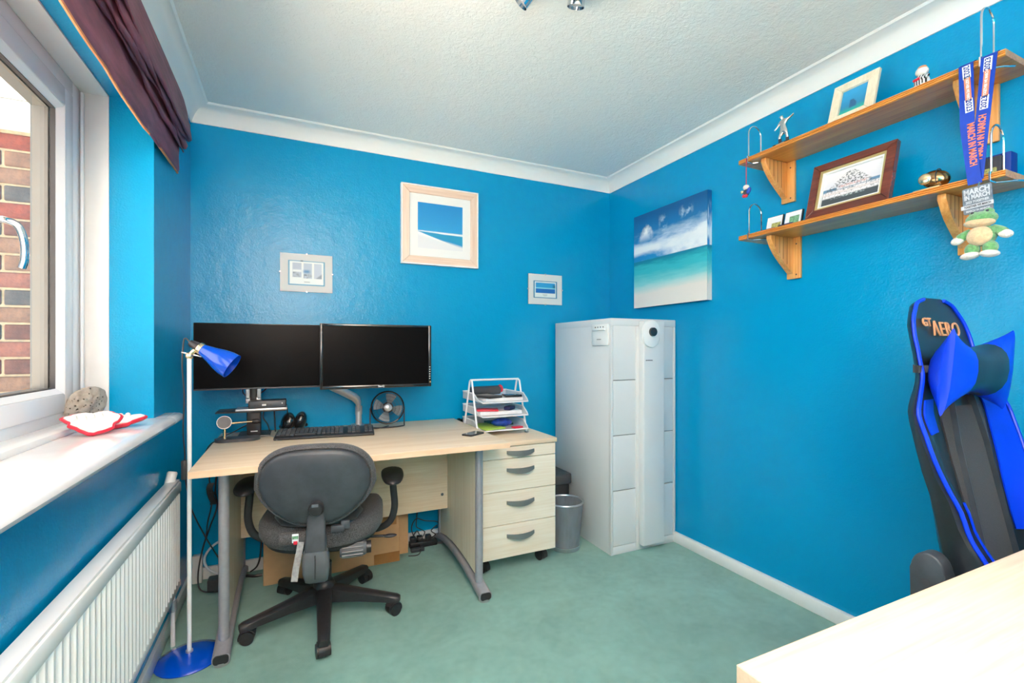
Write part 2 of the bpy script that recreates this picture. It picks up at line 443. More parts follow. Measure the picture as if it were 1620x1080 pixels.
# skirting boards
def skirt(name, x0, x1, y0, y1):
    bm = BM(); box(bm, x0, x1, y0, y1, 0, .060, .004, 2); struct(name, bm, M['white_satin'])
skirt('baseboard_back', XL, XR, YB - .016, YB + .01)
skirt('baseboard_right', XR - .02, XR + .01, YF, YB - .016)
skirt('baseboard_left', XL - .01, XL + .014, YF, YB - .016)
bm = BM(); box(bm, XL + .014, XL + .055, YB - .05, YB - .016, 0, .135, .003); struct('trim_2', bm, M['white_satin'], label='white boxed-in pipe in the corner by the radiator')

# window board (sill) with bullnose
bm = BM()
prof = [(-.668, .862), (-.668, .897), (-.43, .897), (-.412, .8955), (-.402, .889), (-.398, .8795), (-.402, .870), (-.412, .8635), (-.43, .862)]
prism(bm, prof, 'y', WY0 + .02, WY1 - .001)
struct('trim_3', bm, M['white_gloss'], label='white gloss window board')
bm = BM()
prof2 = [(-.4655, .862), (-.4655, .897), (-.43, .897), (-.412, .8955), (-.402, .889), (-.398, .8795), (-.402, .870), (-.412, .8635), (-.43, .862)]
prism(bm, prof2, 'y', WY1 - .001, 2.262, .004)
prism(bm, prof2, 'y', .40, WY0 + .02)
w3 = bpy.data.objects['trim_3']; obj('window_board_horn', bm, M['white_gloss'], w3)
# white lining of the reveal (jamb, head, foot)
bm = BM()
box(bm, -.672, -.594, WY1 - .004, WY1 + .01, WZ0, WZ1, .0015); box(bm, -.672, -.594, WY0 - .01, WY0 + .004, WZ0, WZ1, .0015)
box(bm, -.672, -.594, WY0, WY1, WZ1 - .006, WZ1 + .01, .0015)
box(bm, -.672, -.600, WY0, WY1, .896, .915, .003)
struct('trim_4', bm, M['white_satin'], label='white lining strip around the window')

def build_window():
    bm = BM()   # fixed outer frame with mullion
    def frame(bm, x0, x1, y0, y1, z0, z1, w, bev=.004):
        box(bm, x0, x1, y0, y0 + w, z0, z1, bev); box(bm, x0, x1, y1 - w, y1, z0, z1, bev)
        box(bm, x0, x1, y0 + w - .002, y1 - w + .002, z0, z0 + w, bev); box(bm, x0, x1, y0 + w - .002, y1 - w + .002, z1 - w, z1, bev)
    y1, z0, z1 = WY1 - .004, .912, WZ1 - .006
    box(bm, -.74, -.668, y1 - .075, y1, z0, z1, .005); box(bm, -.74, -.668, WY0 + .004, WY0 + .079, z0, z1, .005)
    box(bm, -.74, -.668, WY0 + .07, y1 - .07, z0, z0 + .036, .005); box(bm, -.74, -.668, WY0 + .07, y1 - .07, z1 - .05, z1, .005)
    box(bm, -.74, -.668, 1.420, 1.500, z0 + .03, z1 - .04, .005)
    # stepped inner rim of the frame
    box(bm, -.664, -.662 + .006, y1 - .028, y1 - .012, z0 + .02, z1 - .01, .003)
    w = struct('window_1', bm, M['upvc'], label='white plastic casement window')
    # opening sash
    a0, a1, b0, b1 = 1.497, y1 - .078, z0 + .034, z1 - .052
    bm = BM(); frame(bm, -.745, -.664, a0, a1, b0, b1, .062, .006)
    sash = obj('sash', bm, M['upvc'], w)
    bm = BM()   # glazing bead, sloped
    for (p, q) in (((a1 - .062, b0 + .05), (a1 - .062, b1 - .05)), ((a0 + .062, b0 + .05), (a0 + .062, b1 - .05))):
        s = -1 if p[0] > 1.8 else 1
        prism(bm, [(-.667, p[0]), (-.682, p[0] + s * .016), (-.690, p[0] + s * .016), (-.690, p[0])], 'z', p[1], q[1])
    for zz, s in ((b0 + .062, 1), (b1 - .062, -1)):
        prism(bm, [(-.667, zz), (-.682, zz + s * .016), (-.690, zz + s * .016), (-.690, zz)], 'y', a0 + .062, a1 - .062)
    obj('glazing_bead', bm, M['upvc'], sash)
    bm = BM(); frame(bm, -.695, -.683, a0 + .074, a1 - .074, b0 + .074, b1 - .074, .006, 0); obj('gasket', bm, M['gasket'], sash)
    bm = BM(); frame(bm, -.742, -.7005, a0 + .068, a1 - .068, b0 + .068, b1 - .068, .012, 0); obj('spacer_bar', bm, M['spacer'], sash)
    bm = BM(); box(bm, -.700, -.696, a0 + .06, a1 - .06, b0 + .06, b1 - .06); obj('pane', bm, M['glass'], sash)
    bm = BM(); box(bm, -.712, -.708, WY0 + .06, 1.435, z0 + .03, z1 - .04); obj('pane', bm, M['glass'], w)
    bm = BM(); frame(bm, -.706, -.676, WY0 + .075, 1.425, z0 + .034, z1 - .048, .02, .004); obj('glazing_bead', bm, M['upvc'], w)
    # cranked chrome handle on the left stile
    bm = BM(); box(bm, -.664, -.652, 1.512, 1.540, 1.33, 1.49, .005); hd = obj('handle', bm, M['chrome'], sash)
    bm = BM(); tube(bm, [(-.655, 1.527, 1.458), (-.625, 1.529, 1.457), (-.606, 1.536, 1.446), (-.597, 1.540, 1.41), (-.596, 1.540, 1.370), (-.601, 1.539, 1.345)], .0085, 10, k=5); obj('lever', bm, M['chrome'], hd)
build_window()

# outside: brick wing of the house with white boarding over it, and paving
bm = BM(); box(bm, -9, XO - .02, -8, 9, -.35, -.25); struct('ground_outside', bm, M['ground'])
def build_outside():
    YW = 2.76
    bm = BM(); box(bm, -2.7, XO - .01, YW, YW + .22, -.25, 3.2)
    w = struct('wall_outside', bm, M['mortar'], label='brick wing of the house seen through the window')
    sb = BM(); box(sb, -.1075, .1075, -.008, .05, -.0325, .0325, .004, 1)
    rnd = random.Random(3); protos = []
    for k, bmn in enumerate(M['bricks']):
        me = sb.copy(); o = obj('brick', me, bmn, w, local=True, smooth=30); o.location = (-2.5 + k * .225, YW, -.2 + .0); protos.append(o)
    z = 2.085 - .0375; row = 0
    while z > .62:
        x = XO - .03 - (.1075 if row % 2 else .0); 
        while x - .1075 > -2.65:
            p = rnd.choice([0, 0, 1, 1, 2, 2, 3, 4]) if rnd.random() < .9 else 4
            o = bpy.data.objects.new('brick', protos[p].data); link(o, w)
            o.location = (x - .1075, YW + rnd.uniform(-.002, .002), z); o.rotation_euler = (0, rnd.uniform(-.006, .006), 0)
            x -= .225
        z -= .075; row += 1
    sb.free()
    for i in range(8):
        bm = BM(); z0 = 2.095 + i * .13
        prism(bm, [(YW - .045, z0), (YW - .022, z0 + .128), (YW, z0 + .128), (YW, z0)], 'x', -2.7, XO - .01, .002, 1)
        obj('cladding_board', bm, M['board'], w, smooth=20)
build_outside()

# radiator below the window
def build_radiator():
    x0, x1, y0, y1, z0, z1 = -.428, -.410, .72, 2.262, .205, .622
    r = thing('radiator', 'white ribbed panel radiator on the wall under the window', 'radiator', (-.42, 1.5, .2))
    bm = BM(); box(bm, x0, x1 - .006, y0, y1, z0, z1, .004); obj('panel', bm, M['rad'], r)
    bm = BM(); box(bm, x0 - .002, x1 + .002, y0, y1, z1 - .042, z1, .006); obj('top_rail', bm, M['rad'], r)
    bm = BM(); box(bm, x0, x1 + .001, y0, y1, z0, z0 + .03, .006); obj('bottom_rail', bm, M['rad'], r)
    bm = BM(); box(bm, XL + .012, x1 - .004, y0, y1, z1 - .002, z1 + .008, .002)
    obj('top_grille', bm, M['rad'], r)
    for ya in (y0 + .2, y1 - .24):
        bm = BM(); box(bm, XL + .006, x0, ya, ya + .04, z0 + .05, z1 - .05); obj('wall_bracket', bm, M['rad'], r)
    pr_ = [(-.010, 0), (-.0075, .0055), (-.004, .009), (.004, .009), (.0075, .0055), (.010, 0)]
    bm = BM(); ring_loft(bm, [[V(x1 - .008 + h, p, z) for p, h in pr_] for z in (z0 + .027, z0 + .034, z1 - .05, z1 - .04)], closed=True)
    n = int((y1 - y0 - .03) / .0335); first = None
    bm.transform(Matrix.Translation((0, y1 - .024, 0)))
    first = obj('rib', bm, M['rad'], r)
    for i in range(1, n):
        o = bpy.data.objects.new('rib', first.data); link(o, r); o.location = (0, -i * .0335, 0)
    bm = BM(); lathe(bm, [(.012, -.03), (.017, -.028), (.018, .016), (.014, .022), (.0, .022)], align((-.437, 2.235, .646), (.2, .2, 1)), 16); obj('valve_cap', bm, M['white_satin'], r)
    bm = BM(); tube(bm, [(-.437, 2.235, .625), (-.437, 2.255, .60), (-.437, 2.262, .57)], .008, 8, k=4); obj('pipe', bm, M['white_satin'], r)
    bm = BM(); tube(bm, [(-.425, y1 - .06, z0 + .01), (-.425, y1 - .06, z0 - .05), (-.425, y1 - .06, .0)], .008, 8); obj('pipe', bm, M['white_satin'], r)
    bm = BM(); cyl(bm, (-.425, y1 - .06, z0 - .03), (-.425, y1 - .06, z0 - .07), .014); obj('valve', bm, M['steel'], r)
build_radiator()

# roman blind pulled up in folds
def build_blind():
    b = thing('roman_blind', 'plum roman blind drawn up in pleats above the window', 'blind', (-.44, 1.3, 1.9))
    bm = BM(); box(bm, XL + .002, XL + .03, .42, 2.40, 2.205, 2.245, .003); obj('headrail', bm, M['white_satin'], b)
    # cross-section (x, z): front drop with stacked folds, then the flap at the back hanging lowest
    prof = [(-.436, 2.245), (-.424, 2.21), (-.412, 2.16), (-.403, 2.10), (-.397, 2.06), (-.396, 2.045), (-.401, 2.040), (-.405, 2.052), (-.407, 2.10),
            (-.409, 2.06), (-.405, 2.032), (-.409, 2.024), (-.414, 2.036), (-.416, 2.085), (-.419, 2.04), (-.415, 2.014), (-.419, 2.006), (-.424, 2.018), (-.426, 2.07),
            (-.429, 2.02), (-.425, 1.996), (-.430, 1.988), (-.434, 2.000), (-.436, 2.05), (-.438, 2.01), (-.439, 1.96), (-.440, 1.92), (-.442, 1.895), (-.446, 1.888)]
    rings = []; N = 90
    ya, yb = .42, 2.405
    for i in range(N + 1):
        t = i / N; y = ya + (yb - ya) * t; ring = []
        for j, (x, z) in enumerate(prof):
            k = j / (len(prof) - 1)
            s = noise.noise((y * 3.2, j * .42, 0)) * .016 + noise.noise((y * 8, j * .6, 4)) * .007
            wgt = min(1, k * 4)
            ring.append(V(max(x + s * wgt * .75, -.460), y - .05 * math.sin(k * 9) * (t > .985) * .2, z + wgt * (s * .9 + .010 * math.sin(t * PI * 3 + j * .4))))
        rings.append(ring)
    bm = BM(); ring_loft(bm, rings, cap=False, closed=False)
    o = obj('pleated_fabric', bm, M['plum'], b, smooth=70, keep=True)
    md = o.modifiers.new('cloth', 'SOLIDIFY'); md.thickness = .0035
    bm = BM(); tube(bm, [V(-.4485, ya + (yb - ya) * i / 40, 1.889 + .010 * math.sin(i / 40 * PI * 3 + 28 * .4) + .9 * (noise.noise(((ya + (yb - ya) * i / 40) * 3.2, 28 * .42, 0)) * .016 + noise.noise(((ya + (yb - ya) * i / 40) * 8, 28 * .6, 4)) * .007)) for i in range(41)], .0045, 6)
    obj('lining_hem', bm, M['lining'], b)
build_blind()

# ------------------------------------------------------------------ desk with cantilever legs
DX0, DX1, DY0, DY1, DZ = -.331, .890, 1.940, 2.764, .725
def cantilever_leg(root, x, y0, y1, panel_dir):
    """steel foot, front and rear uprights, wooden infill panel"""
    def sect(w, h): return rrect(w, h, .014, 4)
    L = y1 - y0
    bm = BM(); path = spline([(x, y0, .026), (x, y0 + .06, .036), (x, y0 + .14, .052), (x, y0 + .30, .074), (x, y0 + .5, .078), (x, y0 + .66, .060), (x, y1, .030)], 5)
    rings = []
    for p in path:
        rings.append([V(p.x + a, p.y, p.z + c * .9) for a, c in sect(.058, .040)])
    ring_loft(bm, rings); foot = obj('foot', bm, M['legmetal'], root)
    bm = BM(); prism(bm, rrect(.050, .032, .012, 4, x, .026), 'y', y0 - .004, y0 + .002); obj('end_cap', bm, M['black_pl'], foot)
    bm = BM(); cyl(bm, (x, y0 + .02, 0), (x, y0 + .02, .012), .026, .026, 20); cyl(bm, (x, y1 - .03, 0), (x, y1 - .03, .014), .024, .024, 20); obj('glide', bm, M['steel'], foot)
    bm = BM(); cyl(bm, (x, y0 + .085, .045), (x, y0 + .085, DZ - .025), .0185, None, 20); obj('upright', bm, M['legmetal'], root)
    bm = BM(); box(bm, x - .02, x + .02, y1 - .075, y1 - .045, .04, DZ - .025, .005); obj('upright', bm, M['legmetal'], root)
    bm = BM(); prism(bm, [(y0 + .106, DZ - .026), (y0 + .106, .088)] + [(y0 + .106 + (L - .19) * t, .088 + .026 * math.sin(PI * min(1, t * 1.02))) for t in (.2, .4, .6, .8)] + [(y1 - .077, .078), (y1 - .077, DZ - .026)], 'x', x - .014, x + .014, .0015, 1)
    obj('end_panel', bm, M['maple_z'], root)
    bm = BM(); box(bm, x - .03, x + .03, y0 + .05, y1 - .03, DZ - .032, DZ - .025); obj('top_bracket', bm, M['legmetal'], root)
def build_desk():
    d = thing('desk', 'maple-topped office desk with grey metal legs by the back wall', 'desk', (.28, 2.35, 0))
    bm = BM(); box(bm, DX0, DX1, DY0, DY1, DZ - .025, DZ, .002, 2); top = obj('desk_top', bm, M['maple_x'], d)
    bm = BM(); box(bm, DX0, DX1, DY0 - .0015, DY0 + .001, DZ - .0245, DZ - .0015); box(bm, DX0 - .0015, DX0 + .001, DY0, DY1, DZ - .0245, DZ - .0015); box(bm, DX1 - .001, DX1 + .0015, DY0, DY1, DZ - .0245, DZ - .0015); obj('edging', bm, M['maple_edge'], top)
    for x in (-.240, .790): cantilever_leg(d, x, 1.985, 2.745, 1)
    bm = BM(); box(bm, -.225, .775, 2.522, 2.540, .265, DZ - .026, .001, 1); mp = obj('modesty_panel', bm, M['maple_x'], d)
    bm = BM(); cyl(bm, (.745, 2.5205, .345), (.745, 2.523, .345), .008, None, 12); cyl(bm, (.745, 2.5205, .62), (.745, 2.523, .62), .008, None, 12); obj('cam_cover', bm, M['grey_pl'], mp)
build_desk()

def castor(root, x, y, ang, r=.025, w=.046, mt='black_pl', top=.06):
    """twin-wheel castor: hood and two wheels"""
    c, s = math.cos(ang), math.sin(ang)
    ax = V(c, s, 0); off = V(-s, c, 0) * .012
    p = V(x, y, r) + off
    bm = BM(); cyl(bm, p - ax * w / 2, p - ax * .004, r, None, 20); cyl(bm, p + ax * .004, p + ax * w / 2, r, None, 20)
    es = [e for e in bm.edges if len(e.link_faces) == 2 and e.calc_face_angle(0) > 1.2]
    bmesh.ops.bevel(bm, geom=es, offset=.005, segments=2, affect='EDGES')
    k = obj('castor', bm, M[mt], root)
    bm = BM(); n = 14; rg = []
    for t in range(9):
        a = math.radians(-15 + 165 * t / 8); d = -off.normalized() * -1
        q = p + (off.normalized() * -math.cos(a) + V(0, 0, 1) * math.sin(a)) * (r + .003)
        rg.append([q - ax * (w / 2 - .006) , q + ax * (w / 2 - .006), q + ax * (w / 2 - .006) + (q - p).normalized() * .004, q - ax * (w / 2 - .006) + (q - p).normalized() * .004])
    ring_loft(bm, rg); cyl(bm, V(x, y, r + .01), V(x, y, top), .0075, None, 10); obj('hood', bm, M[mt], k)
    return k

# pedestal of drawers
def build_pedestal():
    x0, x1, y0, y1 = .845, 1.275, 2.190, 2.765
    p = thing('drawer_pedestal', 'maple mobile pedestal with four drawers beside the desk', 'drawers', ((x0 + x1) / 2, 2.48, 0))
    bm = BM(); box(bm, x0, x0 + .018, y0 + .02, y1, .082, .652); box(bm, x1 - .018, x1, y0 + .02, y1, .082, .652); box(bm, x0, x1, y1 - .015, y1, .082, .652); box(bm, x0, x1, y0 + .02, y1, .082, .098)
    obj('carcass', bm, M['maple_z'], p)
    bm = BM(); box(bm, x0 - .004, x1 + .006, y0 - .006, y1 + .004, .652, .676, .0025); obj('top_board', bm, M['maple_x'], p)
    for a, b in ((.5895, .648), (.4235, .5865), (.2535, .4205), (.083, .2505)):
        bm = BM(); box(bm, x0 + .001, x1 - .001, y0, y0 + .018, a, b, .0012, 1); d = obj('drawer', bm, M['maple_front'], p)
        zc = b - .028 if b > .6 else a + (b - a) * .66
        bm = BM(); rings = []
        for i in range(15):
            t = -1 + 2 * i / 14; xx = (x0 + x1) / 2 + .005 + t * .078; o = .024 * (1 - t * t) + .002
            hh = .008 + .006 * (1 - t * t) ; zz = zc - .006 * (1 - t * t)
            rings.append([V(xx, y0 - o - .005, zz + hh), V(xx, y0 - o - .005, zz - hh), V(xx, y0 - o + .002, zz - hh), V(xx, y0 - o + .002, zz + hh)])
        ring_loft(bm, rings); obj('handle', bm, M['handle_grey'], d, smooth=50)
    for x, y, a in ((.890, 2.245, .5), (1.232, 2.255, .35), (.9, 2.70, .2), (1.22, 2.70, 1)): castor(p, x, y, a, .028, .042, top=.082)
build_pedestal()

# filing cabinet
def build_cabinet():
    x0, x1, y0, y1, zt = 1.596, 2.048, 2.132, 2.744, 1.322
    x1 = 2.066
    c = thing('filing_cabinet', 'tall pale grey four-drawer filing cabinet in the corner', 'cabinet', ((x0 + x1) / 2, 2.43, 0))
    bm = BM(); box(bm, x0, x1, y0 + .012, y1, 0, zt - .04, .002); obj('body', bm, M['cab'], c)
    bm = BM(); box(bm, x0 - .001, x1 + .001, y0, y1 + .001, zt - .042, zt, .004); obj('top', bm, M['cab'], c)
    bm = BM(); box(bm, x0, x0 + .014, y0, y0 + .02, 0, zt - .042, .002); box(bm, x1 - .014, x1, y0, y0 + .02, 0, zt - .042, .002); box(bm, x0 + .01, x1 - .01, y0 + .002, y0 + .02, 0, .045, .002); obj('face_frame', bm, M['cab'], c)
    bm = BM(); box(bm, x0 + .012, x1 - .012, y0 + .009, y0 + .014, .04, zt - .042); obj('recess', bm, M['cab_gap'], c)
    for i in range(4):
        a = .0475 + i * .3095
        bm = BM(); box(bm, x0 + .0165, x1 - .0165, y0 + .003, y0 + .02, a, a + .3055, .003); obj('drawer', bm, M['cab'], c)
    # vertical locking bar
    bm = BM(); box(bm, 1.768, 1.946, y0 - .006, y0 + .004, .020, zt - .043, .002); b = obj('locking_bar', bm, M['cab'], c)
    bm = BM(); box(bm, 1.785, 1.938, y0 - .048, y0 - .004, .035, zt - .012, .007, 3); obj('bar_cover', bm, M['cab'], b)
    bm = BM(); prism(bm, [(x, z) for x, z in rrect(.118, .152, .055, 8, 1.832, 1.236)], 'y', y0 - .062, y0 - .046, .004); lk = obj('lock_plate', bm, M['white_satin'], b)
    bm = BM(); cyl(bm, (1.836, y0 - .074, 1.246), (1.836, y0 - .06, 1.246), .024, .026, 24); obj('lock_barrel', bm, M['black_gl'], lk)
    bm = BM(); box(bm, 1.800, 1.806, y0 - .0492, y0 - .0478, 1.082, 1.088); box(bm, 1.809, 1.848, y0 - .0492, y0 - .0478, 1.083, 1.0875); obj('maker_mark', bm, M['dark_ink'], b)
    # white holder clipped on the side
    h = thing('cabinet_key_holder', 'small white plastic holder fixed high on the filing cabinet side', 'holder', (x0, 2.215, 1.165))
    bm = BM(); box(bm, x0 - .012, x0 - .0005, 2.150, 2.300, 1.170, 1.290, .002); obj('backplate', bm, M['white_satin'], h)
    bm = BM(); box(bm, x0 - .022, x0 - .012, 2.165, 2.285, 1.255, 1.268, .002); obj('ledge', bm, M['white_satin'], h)
    bm = BM()
    for k in range(4): box(bm, x0 - .0135, x0 - .0115, 2.185 + k * .025, 2.193 + k * .025, 1.270, 1.278)
    obj('slot', bm, M['cab_gap'], h)
    bm = BM(); box(bm, x0 - .0130, x0 - .0118, 2.21, 2.25, 1.202, 1.206); obj('lettering', bm, M['cab_gap'], h)
build_cabinet()

# wire mesh bin, black lidded crate
def build_bin():
    cx, cy = 1.428, 2.345
    b = thing('waste_bin', 'round silver mesh waste paper bin in front of the black crate', 'bin', (cx, cy, 0))
    bm = BM(); n = 40
    ring_loft(bm, [[V(cx + r * math.cos(2 * PI * i / n), cy + r * math.sin(2 * PI * i / n), z) for i in range(n)] for r, z in ((.082, .012), (.105, .268))], cap=False); obj('mesh_wall', bm, M['bin_mesh'], b)
    bm = BM(); lathe(bm, [(.080, .004), (.084, 0), (.086, .004), (.086, .022), (.082, .022), (.080, .012), (.0, .010)], Matrix.Translation((cx, cy, 0)), 40); obj('base', bm, M['steel'], b)
    bm = BM(); tube(bm, [V(cx + .105 * math.cos(t), cy + .105 * math.sin(t), .268) for t in (2 * PI * i / 40 for i in range(40))], .0055, 8, closed=True); obj('rim', bm, M['steel'], b)
    k = thing('storage_crate', 'black lidded plastic crate between the pedestal and filing cabinet', 'crate', (1.43, 2.63, 0))
    bm = BM(); prism(bm, rrect(.27, .24, .03, 4, 1.437, 2.63), 'z', 0, .31, .004); obj('crate_body', bm, M['black_pl'], k)
    bm = BM(); prism(bm, rrect(.29, .26, .03, 4, 1.437, 2.63), 'z', .31, .37, .008, 3); obj('lid', bm, M['char_pl'], k)
build_bin()

# flattened cardboard boxes leaning below the desk
def build_cardboard():
    b = thing('flattened_box', 'large flattened brown cardboard box standing under the desk', 'box', (.19, 2.6, 0))
    t = Matrix.Translation((0, 2.575, 0)) @ Matrix.Rotation(math.radians(-3), 4, 'X')
    bm = BM(); box(bm, -.135, .520, -.008, .045, 0, .42, .004, 2, t); o = obj('board', bm, M['cardboard'], b)
    bm = BM(); box(bm, .39, .505, -.0095, -.0075, .20, .275, 0, 2, t); obj('tape_strip', bm, M['tape'], o)
    bm = BM(); box(bm, .385, .52, -.0095, -.0075, .003, .055, 0, 2, t); obj('tape_strip', bm, M['tape'], o)
    bm = BM()
    for i, (a, c) in enumerate(((.0, .13), (.02, .15), (.0, .17), (.01, .12))): box(bm, a, c, -.0095, -.0078, .225 - i * .022, .233 - i * .022, 0, 2, t)
    obj('faded_print', bm, M['ink'], o)
    b2 = BM(); box(b2, .30, .585, 2.650, 2.676, 0, .43, .003)
    tag(obj('cardboard_sheet', b2, M['cardboard']), 'narrow cardboard sheet standing behind the flattened box', 'cardboard')
build_cardboard()

# ------------------------------------------------------------------ office chair
def star_base(root, cx, cy, R_, ang0, hub_z, mt, cw=.025):
    for k in range(5):
        a = math.radians(ang0 + 72 * k); d = V(math.cos(a), math.sin(a), 0); s = V(-d.y, d.x, 0); c0 = V(cx, cy, 0); rings = []
        for t, w, zt, zb in ((.02, .032, hub_z, hub_z - .07), (.16, .031, hub_z - .004, hub_z - .065), (.5, .027, hub_z - .026, hub_z - .068), (.85, .023, hub_z - .046, hub_z - .078), (1.02, .021, hub_z - .056, hub_z - .085), (1.06, .016, hub_z - .062, hub_z - .083)):
            p = c0 + d * (R_ * t)
            rings.append([p + s * w + V(0, 0, zb), p + s * w * .95 + V(0, 0, zt - .008), p + s * w * .55 + V(0, 0, zt), p - s * w * .55 + V(0, 0, zt), p - s * w * .95 + V(0, 0, zt - .008), p - s * w + V(0, 0, zb)])
        bm = BM(); ring_loft(bm, rings); obj('base_arm', bm, M[mt], root, smooth=45)
        e = c0 + d * R_; castor(root, e.x, e.y, a + 1.2 + k * .55, .0255, .05, top=hub_z - .075)
    bm = BM(); lathe(bm, [(.02, hub_z - .075), (.043, hub_z - .072), (.045, hub_z), (.040, hub_z + .012), (.033, hub_z + .02), (0, hub_z + .02)], Matrix.Translation((cx, cy, 0)), 24); obj('hub', bm, M[mt], root)

def build_office_chair():
    cx, cy, rz = .119, 2.184, math.radians(-9)
    c = thing('office_chair', 'grey swivel office chair on black star base pushed up to the desk', 'chair', (cx, cy, 0), rz)
    w = WM[c.name]
    ang_off = 266.5 - math.degrees(rz)      # castor directions measured in the room
    # base built in chair space
    def lobj(name, bm, m, par=c, smooth=38): return obj(name, bm, m, par, smooth, local=True)
    for_base = bpy.data.objects  # noqa
    star_world = star_base(c, cx, cy, .305, 194.5, .135, 'black_pl')
    bm = BM(); cyl(bm, (0, 0, .14), (0, 0, .23), .030, None, 20); cyl(bm, (0, 0, .22), (0, 0, .32), .022, None, 20); lobj('gas_column', bm, M['black_pl'])
    # mechanism
    bm = BM(); box(bm, -.075, .075, -.10, .10, .305, .345, .012, 3); lobj('mechanism', bm, M['black_pl'])
    bm = BM(); lathe(bm, [(.0, 0), (.027, 0), (.030, .006), (.030, .095), (.026, .102), (0, .102)], align((.075, -.155, .335), (1, .05, 0)), 24); kn = lobj('tension_knob', bm, M['grey_pl'])
    bm = BM()
    for i in range(12):
        a = 2 * PI * i / 12; cyl(bm, (.085, -.155 + .030 * math.cos(a), .335 + .030 * math.sin(a)), (.165, -.151 + .030 * math.cos(a), .335 + .030 * math.sin(a)), .004, None, 6)
    lobj('knob_ridges', bm, M['grey_pl'], kn)
    bm = BM(); cyl(bm, (.175, -.150, .335), (.196, -.149, .335), .024, None, 20); lobj('knob_end', bm, M['black_pl'], kn)
    bm = BM(); tube(bm, [(.07, .02, .32), (.2, .0, .318), (.262, -.01, .318)], .006, 8, k=3); ell(bm, (.275, -.012, .318), (.03, .014, .008)); lobj('lever', bm, M['black_pl'])
    # seat
    def seat_ring(z, s, zoff=0):
        out = []
        for i in range(40):
            t = 2 * PI * i / 40; cc, ss = math.cos(t), math.sin(t)
            ex = .62
            x = math.copysign(abs(cc) ** ex, cc) * .245 * s; y = math.copysign(abs(ss) ** ex, ss) * .235 * s + .03
            out.append(V(x, y, z + .025 * (abs(x) / .245) ** 2 + (-.02 * max(0, (y - .12) / .14) ** 2)))
        return out
    bm = BM(); ring_loft(bm, [seat_ring(.365, .86), seat_ring(.362, .95), seat_ring(.380, 1.0), seat_ring(.420, 1.0), seat_ring(.440, .95), seat_ring(.447, .85), seat_ring(.440, .4), seat_ring(.438, .05)]); lobj('seat', bm, M['speckle'], smooth=60)
    bm = BM(); ring_loft(bm, [seat_ring(.338, .70), seat_ring(.345, .9), seat_ring(.368, .93)]); lobj('seat_pan', bm, M['black_pl'], smooth=50)
    # back: outline as a function of angle, leaning backwards
    def back_ring(s, off, zs=1.0):
        out = []
        for i in range(48):
            t = 2 * PI * i / 48; cc, ss = math.cos(t), math.sin(t)
            x = math.copysign(abs(cc) ** .60, cc) * .218 * s
            z = math.copysign(abs(ss) ** .66, ss) * .162 * s
            tp = 1 - .46 * max(0, -z / .162) ** 1.35 - .12 * max(0, z / .162) ** 2
            x *= tp
            yy = -.262 + off - z * .20 + .35 * x * x
            out.append(V(x, yy, .632 + z))
        return out
    bm = BM(); ring_loft(bm, [back_ring(.05, -.044), back_ring(.5, -.043), back_ring(.80, -.037), back_ring(.875, -.030), back_ring(.90, -.022), back_ring(.89, -.010)]); sh = lobj('back_shell', bm, M['char_pl'], smooth=60)
    bm = BM(); ring_loft(bm, [back_ring(.88, -.012), back_ring(.93, -.020), back_ring(.98, -.014), back_ring(1.0, .002), back_ring(1.0, .02), back_ring(.96, .036), back_ring(.8, .046), back_ring(.05, .050)]); lobj('back_cushion', bm, M['speckle'], smooth=60)
    bm = BM(); lathe(bm, [(0, 0), (.021, 0), (.026, -.004), (.027, -.022), (.022, -.030), (0, -.032)][::-1], align((.005, -.305, .565), (0, 1, .12)), 24); kb = lobj('back_knob', bm, M['black_pl'])
    bm = BM(); box(bm, -.008, .014, -.339, -.336, .574, .584); lobj('knob_mark', bm, M['grey_pl'], kb)
    # J-bar: upper strap and lower boot
    bm = BM(); rings = []
    for y, z, ww, th in ((-.268, .53, .030, .014), (-.276, .47, .034, .014), (-.284, .43, .037, .015), (-.284, .375, .040, .016)):
        rings.append([V(a, y + b, z) for a, b in rrect(ww * 2, th * 2, .008, 3)])
    ring_loft(bm, rings); lobj('back_bar', bm, M['char_pl'], smooth=50)
    bm = BM(); rings = []
    for y, z, ww, th in ((-.284, .395, .043, .020), (-.284, .37, .047, .024), (-.272, .315, .046, .030), (-.250, .275, .040, .032), (-.235, .262, .032, .026)):
        rings.append([V(a, y + b, z) for a, b in rrect(ww * 2, th * 2, .012, 4)])
    ring_loft(bm, rings); bo = lobj('bar_boot', bm, M['grey_pl'], smooth=50)
    bm = BM(); box(bm, -.030, .030, -.27, -.06, .288, .338, .012, 3); lobj('bar_arm', bm, M['black_pl'])
    bm = BM(); box(bm, -.0015, .0015, -.312, -.296, .30, .385); lobj('seam', bm, M['black_pl'], bo)
    # armrests
    for s in (-1, 1):
        bm = BM(); pts = spline([(s * .16, .02, .345), (s * .225, .02, .345), (s * .275, .01, .375), (s * .295, .0, .44), (s * .290, -.005, .52), (s * .285, -.005, .575)], 6)
        sweep(bm, pts, rrect(.022, .030, .009, 3)); lobj('arm_bar', bm, M['black_pl'], smooth=50)
        bm = BM(); rings = []
        for i in range(13):
            t = i / 12; y = -.135 + .25 * t; ww = .044 * (1 - abs(2 * t - 1) ** 3.2) ** .5 + .004; zz = .592 - .018 * (2 * t - 1) ** 2 + .004
            hh = .017 * (1 - abs(2 * t - 1) ** 4) ** .5 + .002
            rings.append([V(s * .285 + ww * math.cos(a), y, zz + hh * math.sin(a)) for a in (2 * PI * j / 16 for j in range(16))])
        ring_loft(bm, rings); lobj('arm_pad', bm, M['black_pl'], smooth=60)
    # lumbar cushion strapped round the seat
    l = thing('lumbar_cushion', 'black strapped back cushion lying on the office chair seat', 'cushion', (w @ V(0, -.16, .44)), rz)
